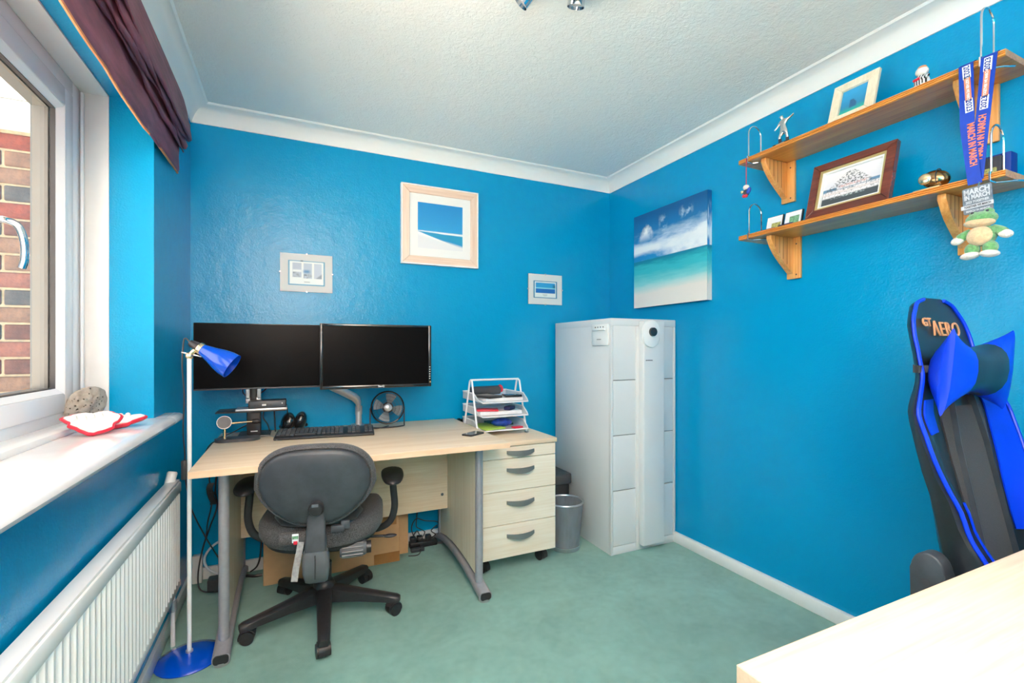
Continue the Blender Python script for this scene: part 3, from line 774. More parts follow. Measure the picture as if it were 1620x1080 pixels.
    def wobj(name, bm, m, par=l, **k):
        bm.transform(w); return obj(name, bm, m, par, **k)
    bm = BM(); rings = []
    for i in range(13):
        t = -1 + i / 6; x = .165 * t; rr = (1 - abs(t) ** 4) ** .5 + .05
        rings.append([V(x, -.155 + .05 * rr * math.cos(a), .492 + .045 * rr * math.sin(a)) for a in (2 * PI * j / 14 for j in range(14))])
    ring_loft(bm, rings); cu = wobj('pad', bm, M['black_fab'], smooth=60)
    bm = BM(); rings = []
    for i in range(9):
        t = -1 + i / 4; x = -.085 + .045 * t
        rings.append([V(x, -.245 + .018 * math.cos(a), .435 + .024 * math.sin(a)) for a in (2 * PI * j / 12 for j in range(12))])
    ring_loft(bm, rings); wobj('rolled_strap', bm, M['speckle'], smooth=60)
    bm = BM(); box(bm, -.085, -.062, -.268, -.262, .425, .458, .002); tg = wobj('care_label', bm, M['lining_w'])
    bm = BM(); box(bm, -.080, -.066, -.2695, -.2675, .419, .432, .001); wobj('label_stitching', bm, M['red'], tg)
    bm = BM(); box(bm, -.084, -.063, -.2692, -.2678, .440, .451); wobj('label_print', bm, M['stampgreen'], tg)
    bm = BM(); sweep(bm, [w.inverted() @ (w @ V(-.055, -.262, .425)), V(-.060, -.266, .39), V(-.070, -.272, .335), V(-.076, -.276, .285)], [(-.0115, -.001), (.0115, -.001), (.0115, .001), (-.0115, .001)]); wobj('loose_strap', bm, M['grey_strap'])
    bm = BM(); box(bm, .05, .10, -.255, -.235, .445, .470, .004); box(bm, .085, .118, -.25, -.235, .452, .485, .004); wobj('buckle', bm, M['char_pl'])
build_office_chair()

# ------------------------------------------------------------------ floor lamp
def build_lamp():
    x, y = -.352, 2.085
    l = thing('floor_lamp', 'slim floor lamp with blue shade and round blue base', 'lamp', (x, y, 0))
    bm = BM(); lathe(bm, [(0, 0), (.106, 0), (.108, .004), (.104, .009), (.07, .019), (.03, .025), (.012, .027), (0, .027)], Matrix.Translation((x, y, 0)), 48); obj('base', bm, M['lamp_blue'], l)
    bm = BM(); cyl(bm, (x, y, .022), (x, y, 1.118), .0075, None, 14); obj('pole', bm, M['white_enamel'], l)
    bm = BM(); cyl(bm, (x, y, .024), (x, y, .034), .012, None, 14); obj('collar', bm, M['brushed'], l)
    # head: bracket, lampholder, shade aimed down to the right
    ax = V(.80, -.16, -.52).normalized(); hp = V(x + .026, y - .003, 1.158)
    bm = BM(); ell(bm, (x, y, 1.124), (.014, .012, .014), u=14, v=8); tube(bm, [(x, y, 1.124), (x + .012, y - .001, 1.140), (hp.x + .004, hp.y, 1.152)], .009, 10, k=3); br = obj('bracket', bm, M['gold_lt'], l)
    bm = BM(); cyl(bm, (x - .024, y, 1.137), (x + .038, y, 1.121), .0028, None, 8); obj('thumb_screw', bm, M['chrome'], br)
    bm = BM(); lathe(bm, [(0, -.030), (.010, -.030), (.013, -.022), (.016, -.006), (.0165, .012), (0, .012)], align(hp, ax), 20); obj('lampholder', bm, M['black_pl'], l)
    bm = BM(); lathe(bm, [(.020, .004), (.0215, .008), (.0215, .018), (.019, .020), (.0, .020)], align(hp, ax), 24); obj('shade_ring', bm, M['gold_lt'], l)
    bm = BM(); prof = [(.019, .014), (.023, .030), (.030, .055), (.040, .085), (.047, .112), (.0485, .138), (.047, .138), (.045, .112), (.038, .085), (.028, .055), (.021, .032), (.0, .028)]
    lathe(bm, prof, align(hp, ax), 40); sd = obj('shade', bm, M['lamp_blue'], l)
    bm = BM(); ell(bm, hp + ax * .075, (.020, .020, .022)); obj('bulb', bm, M['white_satin'], l)
    bm = BM(); tube(bm, [hp - ax * .028, hp - ax * .05 + V(0, 0, .004), (x - .020, y, 1.145), (x - .022, y, 1.08), (x - .016, y, .98), (x - .019, y, .85), (x - .014, y, .76), (x - .015, y, .70), (x - .004, y + .05, .55), (x + .02, y + .2, .38), (x + .06, y + .35, .20), (x + .085, y + .45, .06)], .0026, 6, k=6); obj('flex', bm, M['black_pl'], l)
    bm = BM(); box(bm, x - .024, x - .008, y - .012, y + .012, .668, .738, .003); obj('inline_switch', bm, M['black_pl'], l)
build_lamp()

# ------------------------------------------------------------------ monitors and arm
def build_monitors():
    def rotq(ang, c): return Matrix.Translation(c) @ Matrix.Rotation(math.radians(ang), 4, 'Z')
    # left: slim bezel-less
    mL = thing('flat_monitor', 'slim frameless black monitor on the left above the desk', 'monitor', (-.145, 2.50, .96))
    t = rotq(0, (-.142, 2.505, 1.115))
    bm = BM(); box(bm, -.265, .265, -.010, .008, -.1525, .1525, .003, 2, t); obj('housing', bm, M['black_gl'], mL)
    bm = BM(); box(bm, -.262, .262, -.0112, -.0095, -.144, .1495, 0, 2, t); obj('screen', bm, M['screen'], mL)
    bm = BM(); box(bm, -.264, .264, -.0125, -.009, -.1525, -.146, .001, 2, t); obj('chin', bm, M['char_pl'], mL)
    bm = BM(); box(bm, -.16, .16, .006, .035, -.12, .07, .012, 3, t); obj('rear_cover', bm, M['black_pl'], mL)
    # right: glossy-framed
    mR = thing('framed_monitor', 'black monitor with glossy frame right of the frameless one', 'monitor', (.385, 2.45, .95))
    t = rotq(-1.5, (.386, 2.452, 1.113)) @ Matrix.Rotation(math.radians(0), 4, 'X')
    W, H = .2725, .1605
    bm = BM(); box(bm, -W, W, -.014, .022, -H, H, .006, 3, t); obj('housing', bm, M['black_pl'], mR)
    bm = BM()
    for a in ((-W, -W + .0145, -H, H), (W - .0165, W, -H, H), (-W + .012, W - .014, H - .0145, H), (-W + .012, W - .014, -H, -H + .0175)):
        box(bm, a[0], a[1], -.020, -.010, a[2], a[3], .004, 2, t)
    bz = obj('bezel', bm, M['black_gl'], mR)
    bm = BM(); box(bm, -W + .012, W - .014, -.0155, -.0130, -H + .016, H - .013, 0, 2, t); obj('screen', bm, M['screen'], mR)
    p = t @ V(.015, -.0206, -H + .009)
    text('brand_lettering', 'BenQ', M['pale_ink'], bz, p, t.to_3x3() @ V(1, 0, 0), (0, 0, 1), .013, .0004, .0003)
    bm = BM()
    for k in range(6): box(bm, W - .0125, W - .0065, -.0206, -.0195, -.06 - k * .012, -.056 - k * .012, 0, 2, t)
    obj('button_marks', bm, M['pale_ink'], bz)
    bm = BM(); box(bm, W - .010, W - .004, -.021, -.019, -.140, -.132, 0, 2, t); obj('power_light', bm, M['gold_lt'], bz)
    bm = BM(); box(bm, -.18, .18, .02, .05, -.11, .09, .015, 3, t); obj('rear_cover', bm, M['black_pl'], mR)
    # gas arm for the right monitor
    a = thing('monitor_arm', 'silver bent monitor arm clamped behind the keyboard', 'arm', (.319, 2.66, DZ))
    bm = BM(); box(bm, .285, .353, 2.62, 2.74, DZ, DZ + .012, .004); obj('clamp_plate', bm, M['brushed'], a)
    bm = BM(); cyl(bm, (.319, 2.665, DZ + .010), (.319, 2.665, .795), .0165, None, 20); cyl(bm, (.319, 2.665, .795), (.319, 2.665, .840), .0185, None, 20); obj('post', bm, M['brushed'], a)
    bm = BM(); rings = []
    for p, hw in ((V(.320, 2.662, .812), .021), (V(.319, 2.656, .846), .022), (V(.312, 2.648, .872), .022), (V(.292, 2.636, .893), .022), (V(.24, 2.605, .922), .021), (V(.18, 2.565, .955), .020), (V(.14, 2.545, .985), .019)):
        rings.append([p + V(x * .7, x * .2, z) for x, z in rrect(hw * 2, hw * 1.5, .009, 3)] if False else [p + V(.55 * cx * hw, .75 * cy * hw, .85 * cx * hw) for cx, cy in circ(1, 12)])
    ring_loft(bm, rings); obj('spring_arm', bm, M['brushed'], a, smooth=60)
    bm = BM(); tube(bm, [(.14, 2.545, .985), (.20, 2.56, 1.05), (.34, 2.54, 1.10)], .017, 12, k=5); cyl(bm, (.37, 2.53, 1.11), (.37, 2.507, 1.11), .05, None, 24); obj('head', bm, M['black_pl'], a)
build_monitors()

# ------------------------------------------------------------------ things on the desk
def build_desk_things():
    # column with shelf that carries the left screen
    s = thing('screen_stand', 'black screen stand column with small shelf and silver upper bracket', 'stand', (-.175, 2.61, DZ))
    bm = BM(); box(bm, -.245, -.105, 2.56, 2.72, DZ, DZ + .010, .004); obj('foot_plate', bm, M['black_pl'], s)
    bm = BM(); box(bm, -.207, -.146, 2.595, 2.640, DZ + .008, .862, .005); co = obj('column', bm, M['black_pl'], s)
    bm = BM(); box(bm, -.190, -.160, 2.5935, 2.5955, .748, .753); obj('column_mark', bm, M['pale_ink'], co)
    bm = BM(); box(bm, -.212, -.194, 2.598, 2.612, .905, .99, .002); box(bm, -.164, -.146, 2.598, 2.612, .905, .99, .002); box(bm, -.212, -.146, 2.598, 2.612, .885, .915, .002); obj('upper_bracket', bm, M['brushed'], s)
    bm = BM(); box(bm, -.194, -.164, 2.596, 2.62, .86, 1.02, .003); box(bm, -.22, -.13, 2.545, 2.62, 1.02, 1.09, .008); obj('upper_post', bm, M['black_pl'], s)
    # shelf plate
    bm = BM(); box(bm, -.325, -.034, 2.498, 2.64, .854, .860, .002); obj('shelf_plate', bm, M['black_pl'], s)
    bm = BM(); box(bm, -.245, -.030, 2.490, 2.592, .8605, .8705, .0025)
    tag(obj('closed_tablet', bm, M['brushed']), 'thin silver closed tablet under the docking box', 'tablet')
    d = thing('docking_box', 'small black docking box with front ports on the stand shelf', 'dock', (-.114, 2.55, .871))
    bm = BM(); box(bm, -.193, -.034, 2.500, 2.590, .871, .905, .004); bd = obj('case', bm, M['black_pl'], d)
    bm = BM(); box(bm, -.186, -.040, 2.4988, 2.5005, .874, .902, .0006); obj('front_panel', bm, M['char_pl'], d)
    bm = BM(); box(bm, -.136, -.119, 2.4976, 2.4990, .882, .890); obj('port', bm, M['pale_ink'], d)
    for a in (-.170, -.155, -.104):
        bm = BM(); box(bm, a, a + .010, 2.4978, 2.4990, .883, .889); obj('port', bm, M['gasket'], d)
    bm = BM(); box(bm, -.053, -.049, 2.4978, 2.4990, .888, .894); obj('power_light', bm, M['pale_ink'], d)
    # wireless charging stand
    c = thing('charging_stand', 'black wireless charging stand with round puck at the desk corner', 'charger', (-.23, 2.52, DZ))
    bm = BM(); prism(bm, rrect(.185, .088, .043, 8, -.236, 2.512), 'z', DZ, DZ + .014, .004); obj('base', bm, M['char_pl'], c)
    bm = BM(); cyl(bm, (-.291, 2.530, DZ + .012), (-.291, 2.530, .800), .0065, None, 12); obj('post', bm, M['gold_lt'], c)
    pm = align((-.290, 2.508, .812), (.10, -1, .30))
    bm = BM(); lathe(bm, [(0, -.006), (.026, -.006), (.030, -.003), (.0305, .003), (.029, .005), (0, .005)], pm, 32); pk = obj('puck', bm, M['steel'], c)
    bm = BM(); lathe(bm, [(0, .004), (.0285, .004), (.0280, .0062), (0, .0062)], pm, 32); obj('puck_pad', bm, M['char_pl'], pk)
    bm = BM(); cyl(bm, (-.262, 2.518, .806), (-.180, 2.540, .806), .0045, None, 10); obj('side_rod', bm, M['gold_lt'], c)
    bm = BM(); ell(bm, (-.165, 2.545, .805), (.022, .012, .012)); obj('watch_pad', bm, M['black_pl'], c)
    # keyboard
    k = thing('keyboard', 'black computer keyboard lying on the desk under the monitors', 'keyboard', (.145, 2.49, DZ), math.radians(-6))
    bm = BM(); prism(bm, [(-.084, .0), (-.088, .008), (-.082, .013), (-.03, .017), (.075, .027), (.080, .020), (.080, .0)], 'x', -.224, .224, .003); obj('case', bm, M['black_pl'], k, local=True)
    bm = BM()
    cols = 22; 
    for r_ in range(6):
        y = -.048 + r_ * .0205 + (.004 if r_ == 5 else 0)
        for q in range(cols):
            xx = -.208 + q * .0198
            if q in (15, 19): continue
            if r_ == 0 and 4 <= q <= 8:
                if q > 4: continue
                wd_ = .09
            else: wd_ = .0165
            z = .017 + (y + .03) / .105 * .010
            box(bm, xx - .008, xx - .008 + wd_, y - .008, y + .0085, z, z + .0075, .0015, 1)
    ko = obj('keys', bm, M['char_pl'], k, local=True, kind='stuff')
    # headset
    h = thing('headset', 'black headset with rounded ear cups lying behind the keyboard', 'headset', (.0, 2.65, DZ))
    for (x, y, a) in ((-.028, 2.632, .5), (.030, 2.648, -.1)):
        m = Matrix.Translation((x, y, DZ + .055)) @ Matrix.Rotation(a, 4, 'Z') @ Matrix.Rotation(.25, 4, 'Y')
        bm = BM(); ell(bm, (0, 0, 0), (.030, .040, .050), u=24, v=14); bm.transform(m); obj('ear_cup', bm, M['black_gl'], h)
    bm = BM(); tube(bm, [(-.052, 2.64, .77), (-.062, 2.68, .75), (-.03, 2.735, .742), (.03, 2.745, .742), (.06, 2.70, .75), (.045, 2.66, .77)], .007, 8, k=5); obj('headband', bm, M['black_pl'], h)
    # desk fan
    f = thing('desk_fan', 'small black wire desk fan behind the keyboard', 'fan', (.462, 2.60, DZ))
    fc = V(.462, 2.598, .832); fm = align(fc, (-.08, -1, .10))
    bm = BM(); tube(bm, [fm @ V(.086 * math.cos(t), .086 * math.sin(t), 0) for t in (2 * PI * i / 40 for i in range(40))], .0045, 8, closed=True)
    ring_loft(bm, [[fm @ V(.088 * math.cos(2 * PI * i / 40), .088 * math.sin(2 * PI * i / 40), z) for i in range(40)] for z in (-.02, .012)], cap=False); obj('hoop', bm, M['black_gl'], f)
    bm = BM()
    for k_ in range(56):
        t = 2 * PI * k_ / 56; e = V(math.cos(t), math.sin(t), 0)
        tube(bm, [fm @ (e * .022 + V(0, 0, .022)), fm @ (e * .06 + V(0, 0, .020)), fm @ (e * .085 + V(0, 0, .008))], .0008, 4)
    for rr, zz in ((.04, .021), (.06, .020), (.076, .014)): tube(bm, [fm @ V(rr * math.cos(t), rr * math.sin(t), zz) for t in (2 * PI * i / 32 for i in range(32))], .0008, 4, closed=True)
    obj('grille', bm, M['black_pl'], f)
    bm = BM(); lathe(bm, [(0, .028), (.012, .027), (.020, .022), (.021, .016), (.0, .016)], fm, 20); obj('hub', bm, M['steel'], f)
    bm = BM(); lathe(bm, [(0, -.035), (.028, -.03), (.030, -.004), (0, -.004)], fm, 20); obj('motor', bm, M['black_pl'], f)
    for b_ in range(4):
        a0 = PI / 4 + .5 + b_ * PI / 2; bm = BM(); rings = []
        for i in range(7):
            rr = .016 + .06 * i / 6; wv = .45 - .05 * abs(i - 3.5) / 3
            rings.append([fm @ V(rr * math.cos(a0 + q * wv), rr * math.sin(a0 + q * wv), .006 * q * 1.6) for q in (-1, -.5, 0, .5, 1)])
        ring_loft(bm, rings, cap=False, closed=False); o = obj('blade', bm, M['fan_blade'], f, keep=True); md = o.modifiers.new('t', 'SOLIDIFY'); md.thickness = .0012
    bm = BM(); tube(bm, [(.371, 2.606, .832), (.371, 2.606, .742), (.372, 2.60, .730), (.395, 2.585, .7285), (.462, 2.565, .7285), (.53, 2.585, .7285), (.552, 2.60, .730), (.553, 2.606, .742), (.553, 2.606, .832)], .0032, 8, k=3); obj('wire_stand', bm, M['black_pl'], f)
    # phone by the right desk edge
    p = thing('phone', 'black phone lying flat near the right end of the desk', 'phone', (.806, 2.195, DZ))
    bm = BM(); m = Matrix.Translation((.806, 2.195, 0)) @ Matrix.Rotation(math.radians(-58), 4, 'Z')
    prism(bm, rrect(.062, .112, .010, 4), 'z', DZ, DZ + .008, .002); bm.transform(m); obj('body', bm, M['black_pl'], p)
    bm = BM(); prism(bm, rrect(.056, .104, .008, 4), 'z', DZ + .0078, DZ + .0086); bm.transform(m); obj('glass', bm, M['black_gl'], p)
build_desk_things()

# letter tray with its contents on the pedestal
def build_tray():
    z0 = .676
    t = thing('letter_tray', 'white wire three-tier letter tray on the pedestal', 'tray', (1.04, 2.50, z0))
    xa, xb = .905, 1.200; yf, yb = 2.345, 2.660; ym = 2.50
    for x in (xa, xb):
        bm = BM(); tube(bm, [(x, yf + .045, z0 + .004), (x, ym - .018, .966), (x, ym, .974), (x, ym + .018, .966), (x, yb - .045, z0 + .004)], .0055, 8); obj('side_frame', bm, M['white_enamel'], t)
    bm = BM(); cyl(bm, (xa, ym, .974), (xb, ym, .974), .0055, None, 8); obj('top_bar', bm, M['white_enamel'], t)
    bm = BM()
    for x in (xa, xb):
        cyl(bm, (x, yf + .03, z0 + .004), (x, yf + .06, z0 + .004), .006, None, 8); cyl(bm, (x, yb - .06, z0 + .004), (x, yb - .03, z0 + .004), .006, None, 8)
    obj('foot', bm, M['steel'], t)
    for i, zb in enumerate((.706, .782, .858)):
        # rim drops at the open front
        bm = BM(); h = .042; x0, x1 = xa + .008, xb - .008
        rim = [(x0, yb, zb + h), (x0, yf + .13, zb + h), (x0, yf + .06, zb + .012), (x0 + .004, yf, zb), (x1 - .004, yf, zb), (x1, yf + .02, zb + .012), (x1, yf + .07, zb + h), (x1, yb, zb + h)]
        tube(bm, rim, .0036, 6, closed=True); r = obj('tray_rim', bm, M['white_enamel'], t)
        bm = BM()
        def q4(*p): bm.faces.new([bm.verts.new(v) for v in p])
        q4((x0, yf, zb), (x1, yf, zb), (x1, yb, zb), (x0, yb, zb))
        q4((x0, yb, zb), (x1, yb, zb), (x1, yb, zb + h), (x0, yb, zb + h))
        q4((x0, yf, zb), (x0, yb, zb), (x0, yb, zb + h), (x0, yf + .13, zb + h), (x0, yf + .06, zb + .012))
        q4((x1, yf, zb), (x1, yb, zb), (x1, yb, zb + h), (x1, yf + .07, zb + h), (x1, yf + .02, zb + .012))
        obj('mesh_sheet', bm, M['white_mesh'], r, smooth=0)
    def put(name, label, cat, bm, m): return tag(obj(name, bm, m), label, cat)
    zt, zm, zl = .8585, .7825, .7065
    r = thing('black_roll', 'black rolled pouch with red end on the top letter tray', 'roll', (1.03, 2.56, zt))
    bm = BM(); cyl(bm, (.930, 2.560, zt + .047), (1.105, 2.560, zt + .050), .026, None, 20); obj('roll_body', bm, M['char_pl'], r)
    bm = BM(); lathe(bm, [(0, 0), (.022, 0), (.024, .012), (.016, .020), (0, .022)], align((1.104, 2.56, zt + .056), (1, 0, .25)), 20); obj('roll_end', bm, M['red'], r)
    def slab(cx, cy, w, h, z, th, a=0.0, tilt=0.0, bev=.003):
        bm = BM(); m = Matrix.Translation((cx, cy, z + th / 2)) @ Matrix.Rotation(a, 4, 'Z') @ Matrix.Rotation(tilt, 4, 'X')
        box(bm, -w / 2, w / 2, -h / 2, h / 2, -th / 2, th / 2, bev, 2, m); return bm
    put('paper_stack', 'loose white papers at the bottom of the top letter tray', 'papers', slab(1.06, 2.51, .23, .24, zt + .001, .018, .05, 0, .001), M['paper'])
    put('wallet', 'black wallet lying on papers at the left of the top letter tray', 'wallet', slab(.985, 2.44, .10, .13, zt + .020, .014, .35), M['black_fab'])
    put('spectacle_case', 'flat black case at the right front of the top letter tray', 'case', slab(1.125, 2.425, .10, .07, zt + .020, .014, -.1), M['black_gl'])
    put('booklet_stack', 'stack of grey-white booklets filling the middle letter tray', 'papers', slab(1.055, 2.52, .25, .24, zm + .001, .020, -.04, 0, .001), M['paper'])
    put('red_folder', 'red folder lying on the left of the middle letter tray', 'folder', slab(.985, 2.45, .12, .09, zm + .0215, .010, -.35), M['red'])
    put('stapler', 'small dark blue stapler at the right of the middle letter tray', 'stapler', slab(1.115, 2.435, .075, .04, zm + .0215, .022, .7, 0, .006), M['navy'])
    put('lime_leaflet', 'lime green leaflet on the left of the bottom letter tray', 'leaflet', slab(.985, 2.47, .13, .20, zl + .001, .008, .2, 0, .001), M['lime'])
    bm = BM(); ell(bm, (1.075, 2.455, zl + .026), (.062, .045, .024), u=20, v=10); put('blue_pouch', 'crumpled blue pouch in the bottom letter tray', 'pouch', bm, M['pouch'])
    put('teal_folder', 'dark teal folder under the blue pouch in the bottom tray', 'folder', slab(1.10, 2.56, .13, .14, zl + .001, .012, 0, 0, .001), M['teal'])
    put('red_card', 'small red card at the right front of the bottom letter tray', 'card', slab(1.135, 2.375, .06, .035, zl + .001, .010, .2), M['red'])
    d = thing('hand_weight', 'black rod with round ends lying behind the letter tray', 'rod', (1.04, 2.715, z0))
    bm = BM(); cyl(bm, (.90, 2.716, z0 + .028), (1.235, 2.716, z0 + .028), .012, None, 14); obj('bar', bm, M['black_pl'], d)
    for a, b in ((.895, .918), (.924, .945), (1.19, 1.213), (1.219, 1.24)):
        bm = BM(); lathe(bm, [(0, 0), (.022, 0), (.0275, .005), (.0275, b - a - .005), (.022, b - a), (0, b - a)], align((a, 2.716, z0 + .028), (1, 0, 0)), 20); obj('end_disc', bm, M['black_gl'], d)
build_tray()

# ------------------------------------------------------------------ pictures
NZ = (1, 1)
def build_pictures():
    # large limed frame, back wall
    x0, x1, z0, z1, y = .571, 1.043, 1.656, 2.120, YB
    p = thing('framed_beach_print', 'square limed-wood framed beach print on the back wall', 'picture', ((x0 + x1) / 2, y, z0))
    w = .046
    for nm, a, m in (('l', [(x0, z0), (x0 + w, z0 + w), (x0 + w, z1 - w), (x0, z1)], 'limed_z'), ('r', [(x1, z0), (x1, z1), (x1 - w, z1 - w), (x1 - w, z0 + w)], 'limed_z'),
                     ('b', [(x0, z0), (x1, z0), (x1 - w, z0 + w), (x0 + w, z0 + w)], 'limed'), ('t', [(x0, z1), (x0 + w, z1 - w), (x1 - w, z1 - w), (x1, z1)], 'limed')):
        bm = BM(); prism(bm, a, 'y', y - .028, y - .001, .0015, 1); obj('frame_side', bm, M[m], p)
    bm = BM()
    for a in ((x0 - .004, x0 + .004, z0 - .004, z1 + .004), (x1 - .004, x1 + .004, z0 - .004, z1 + .004), (x0, x1, z0 - .004, z0 + .004), (x0, x1, z1 - .004, z1 + .004)): box(bm, a[0], a[1], y - .031, y - .001, a[2], a[3], .001, 1)
    obj('outer_edge', bm, M['white_satin'], p)
    bm = BM()
    def fr(bm, a, b, c, d, t, y0, y1):
        box(bm, a, a + t, y0, y1, c, d); box(bm, b - t, b, y0, y1, c, d); box(bm, a + t, b - t, y0, y1, c, c + t); box(bm, a + t, b - t, y0, y1, d - t, d)
    fr(bm, x0 + w, x1 - w, z0 + w, z1 - w, .05, y - .020, y - .016); obj('mount', bm, M['mount'], p)
    pm = print_mat('beach_print', '#0a83c8', [('#2aa0d8', [(0, -1, .62, .5, NZ, 0)]), ('#eef0f2', [(0, -1, .385, .012, (4, 9), .015)]),
         ('#1b8fc2', [(-.04, -1, .372, .006, NZ, 0), (1, 3.2, -1.18, .02, NZ, 0)]), ('#f4f6f8', [(-.02, -1, .385, .006, NZ, 0), (0, 1, -.345, .006, NZ, 0), (1, 0, -.5, .05, NZ, 0)]),
         ('#1c95c0', [(.18, 1, -.355, .02, (3, 9), .01), (0, -1, .335, .02, NZ, 0), (1, 0, -.18, .08, NZ, 0)]),
         ('#e4e4e6', [(-.20, -1, .30, .03, (3, 9), .02)])], .3, .15)
    bm = BM(); quad(bm, (x0 + w + .048, y - .017, z0 + w + .048), (x1 - w - .048, y - .017, z0 + w + .048), (x1 - w - .048, y - .017, z1 - w - .048), (x0 + w + .048, y - .017, z1 - w - .048)); obj('print', bm, pm, p, keep=True)
    # clip frames
    def clip(x0, x1, z0, z1, name, label, pm):
        c = thing(name, label, 'picture', ((x0 + x1) / 2, YB, z0))
        bm = BM(); box(bm, x0, x1, YB - .008, YB - .001, z0, z1, .001, 1); obj('backing', bm, M['dark_ink'], c)
        bm = BM(); quad(bm, (x0, YB - .0083, z0), (x1, YB - .0083, z0), (x1, YB - .0083, z1), (x0, YB - .0083, z1)); obj('print', bm, pm, c, keep=True)
        bm = BM(); box(bm, x0 - .001, x1 + .001, YB - .0125, YB - .010, z0 - .001, z1 + .001); obj('glass', bm, M['picture_glass'], c)
        for px, pz in (((x0 + x1) / 2, z0), ((x0 + x1) / 2, z1), (x0, (z0 + z1) / 2), (x1, (z0 + z1) / 2)):
            bm = BM(); box(bm, px - .004, px + .004, YB - .0145, YB - .002, pz - .004, pz + .004, .001, 1); obj('clip', bm, M['steel'], c)
    W_, = ('#e6e4e6',)
    pmA = print_mat('triptych_print', '#d6d4d6', [('#2b93bd', rect(.15, .85, .17, .82, .01)), ('#f2f3f5', rect(.175, .825, .20, .80, .01)),
        ('#b9c2d4', rect(.23, .40, .38, .76)), ('#b6c4d8', rect(.44, .60, .36, .76)), ('#c2cbdd', rect(.64, .79, .36, .76)),
        ('#f0f2f4', rect(.23, .40, .52, .58, .02)), ('#7d8794', rect(.24, .40, .38, .52) + [(0, 0, -.02, .05, (14, 14), .5)]), ('#4f86b8', rect(.44, .56, .50, .58, .03)),
        ('#6f7884', rect(.44, .60, .36, .47) + [(0, 0, -.02, .05, (14, 14), .5)]), ('#8a96ac', rect(.64, .79, .36, .62) + [(1, -.9, -.35, .02, NZ, 0)]), ('#8a8f98', rect(.45, .56, .255, .27, .01)), ('#4b6476', rect(.38, .43, .80, .83, .01))], .5, 0)
    clip(-.067, .193, 1.458, 1.662, 'framed_triptych_print', 'small clip-framed three-scene print above the left monitor', pmA)
    pmB = print_mat('seascape_print', W_, [('#1f7fa8', rect(.15, .85, .21, .78, .01)), ('#eef2f4', rect(.185, .815, .235, .755, .01)),
        ('#2a9cd8', rect(.215, .79, .38, .72)), ('#1668b8', rect(.215, .79, .38, .53, .012)), ('#9fe4f4', rect(.215, .79, .525, .555, .012)), ('#145a6a', rect(.70, .79, .55, .66, .02) + [(1, 0, -.74, .05, NZ, 0)]),
        ('#9aa0a8', rect(.42, .56, .315, .33, .006)), ('#9aa0a8', rect(.44, .54, .28, .29, .006))], .5, 0)
    clip(1.408, 1.666, 1.449, 1.651, 'framed_seascape_print', 'small clip-framed blue seascape print above the waste bin side', pmB)
    # canvas on the right wall
    y0, y1, z0, z1 = 1.868, 2.474, 1.417, 2.016
    c = thing('canvas_seascape', 'square canvas print of turquoise sea and clouds on the right wall', 'picture', (XR, (y0 + y1) / 2, z0))
    cm = print_mat('canvas_print', '#1c8ac8', [('#0b5a94', [(0, 1, -.80, .16, (3, 3), .1)]),
        ('#dfe9f2', [(0, 1, -.60, .05, (3, 9), .16), (0, -1, .755, .05, (3, 9), .20), (.25, 0, -.14, .16, (2.2, 9), 1.1)]),
        ('#eef3f8', [(0, 1, -.50, .005, NZ, 0), (.13, -1, .565, .02, (7, 5), .12), (.5, 0, -.27, .16, (3.5, 6), .8)]),
        ('#e8eff5', [(0, 1, -.57, .03, (4, 12), .08), (0, -1, .665, .03, (4, 12), .08), (-.4, 0, .34, .16, (3, 9), .6)]),
        ('#f6f8fa', rect(.06, .33, .74, .96, .05) + [(-1.6, -1, 1.19, .06, (9, 8), .34), (1.4, -1, .60, .06, (9, 8), .30)]),
        ('#d5e6f3', rect(.40, .48, .77, .90, .03) + [(0, 0, -.03, .06, (12, 12), .5)]), ('#d5e6f3', rect(.68, .82, .82, .92, .03) + [(0, 0, -.05, .06, (12, 9), .5)]),
        ('#129cb0', [(0, -1, .50, .003, NZ, 0)]), ('#0f7f9e', [(0, -1, .50, .003, NZ, 0), (0, 1, -.46, .03, NZ, 0)]), ('#35b7c4', [(0, -1, .44, .04, (4, 26), .22)]), ('#8fd6d6', [(0, -1, .29, .07, (5, 30), .12)]), ('#e9e2da', [(.04, -1, .185, .05, (4, 18), .05)])], .5)
    bm = BM(); box(bm, XR - .034, XR - .001, y0, y1, z0, z1, .002, 1); obj('stretcher', bm, mat('canvas_edge', '#2a74a8', .6, var=(6, .5)), c)
    bm = BM(); quad(bm, (XR - .0346, y1, z0), (XR - .0346, y0, z0), (XR - .0346, y0, z1), (XR - .0346, y1, z1)); obj('print', bm, cm, c, keep=True)
    bm = BM(); quad(bm, (XR - .034, y0 - .0006, z0), (XR - .001, y0 - .0006, z0), (XR - .001, y0 - .0006, z1), (XR - .034, y0 - .0006, z1)); obj('side_print', bm, cm, c, keep=True)
build_pictures()

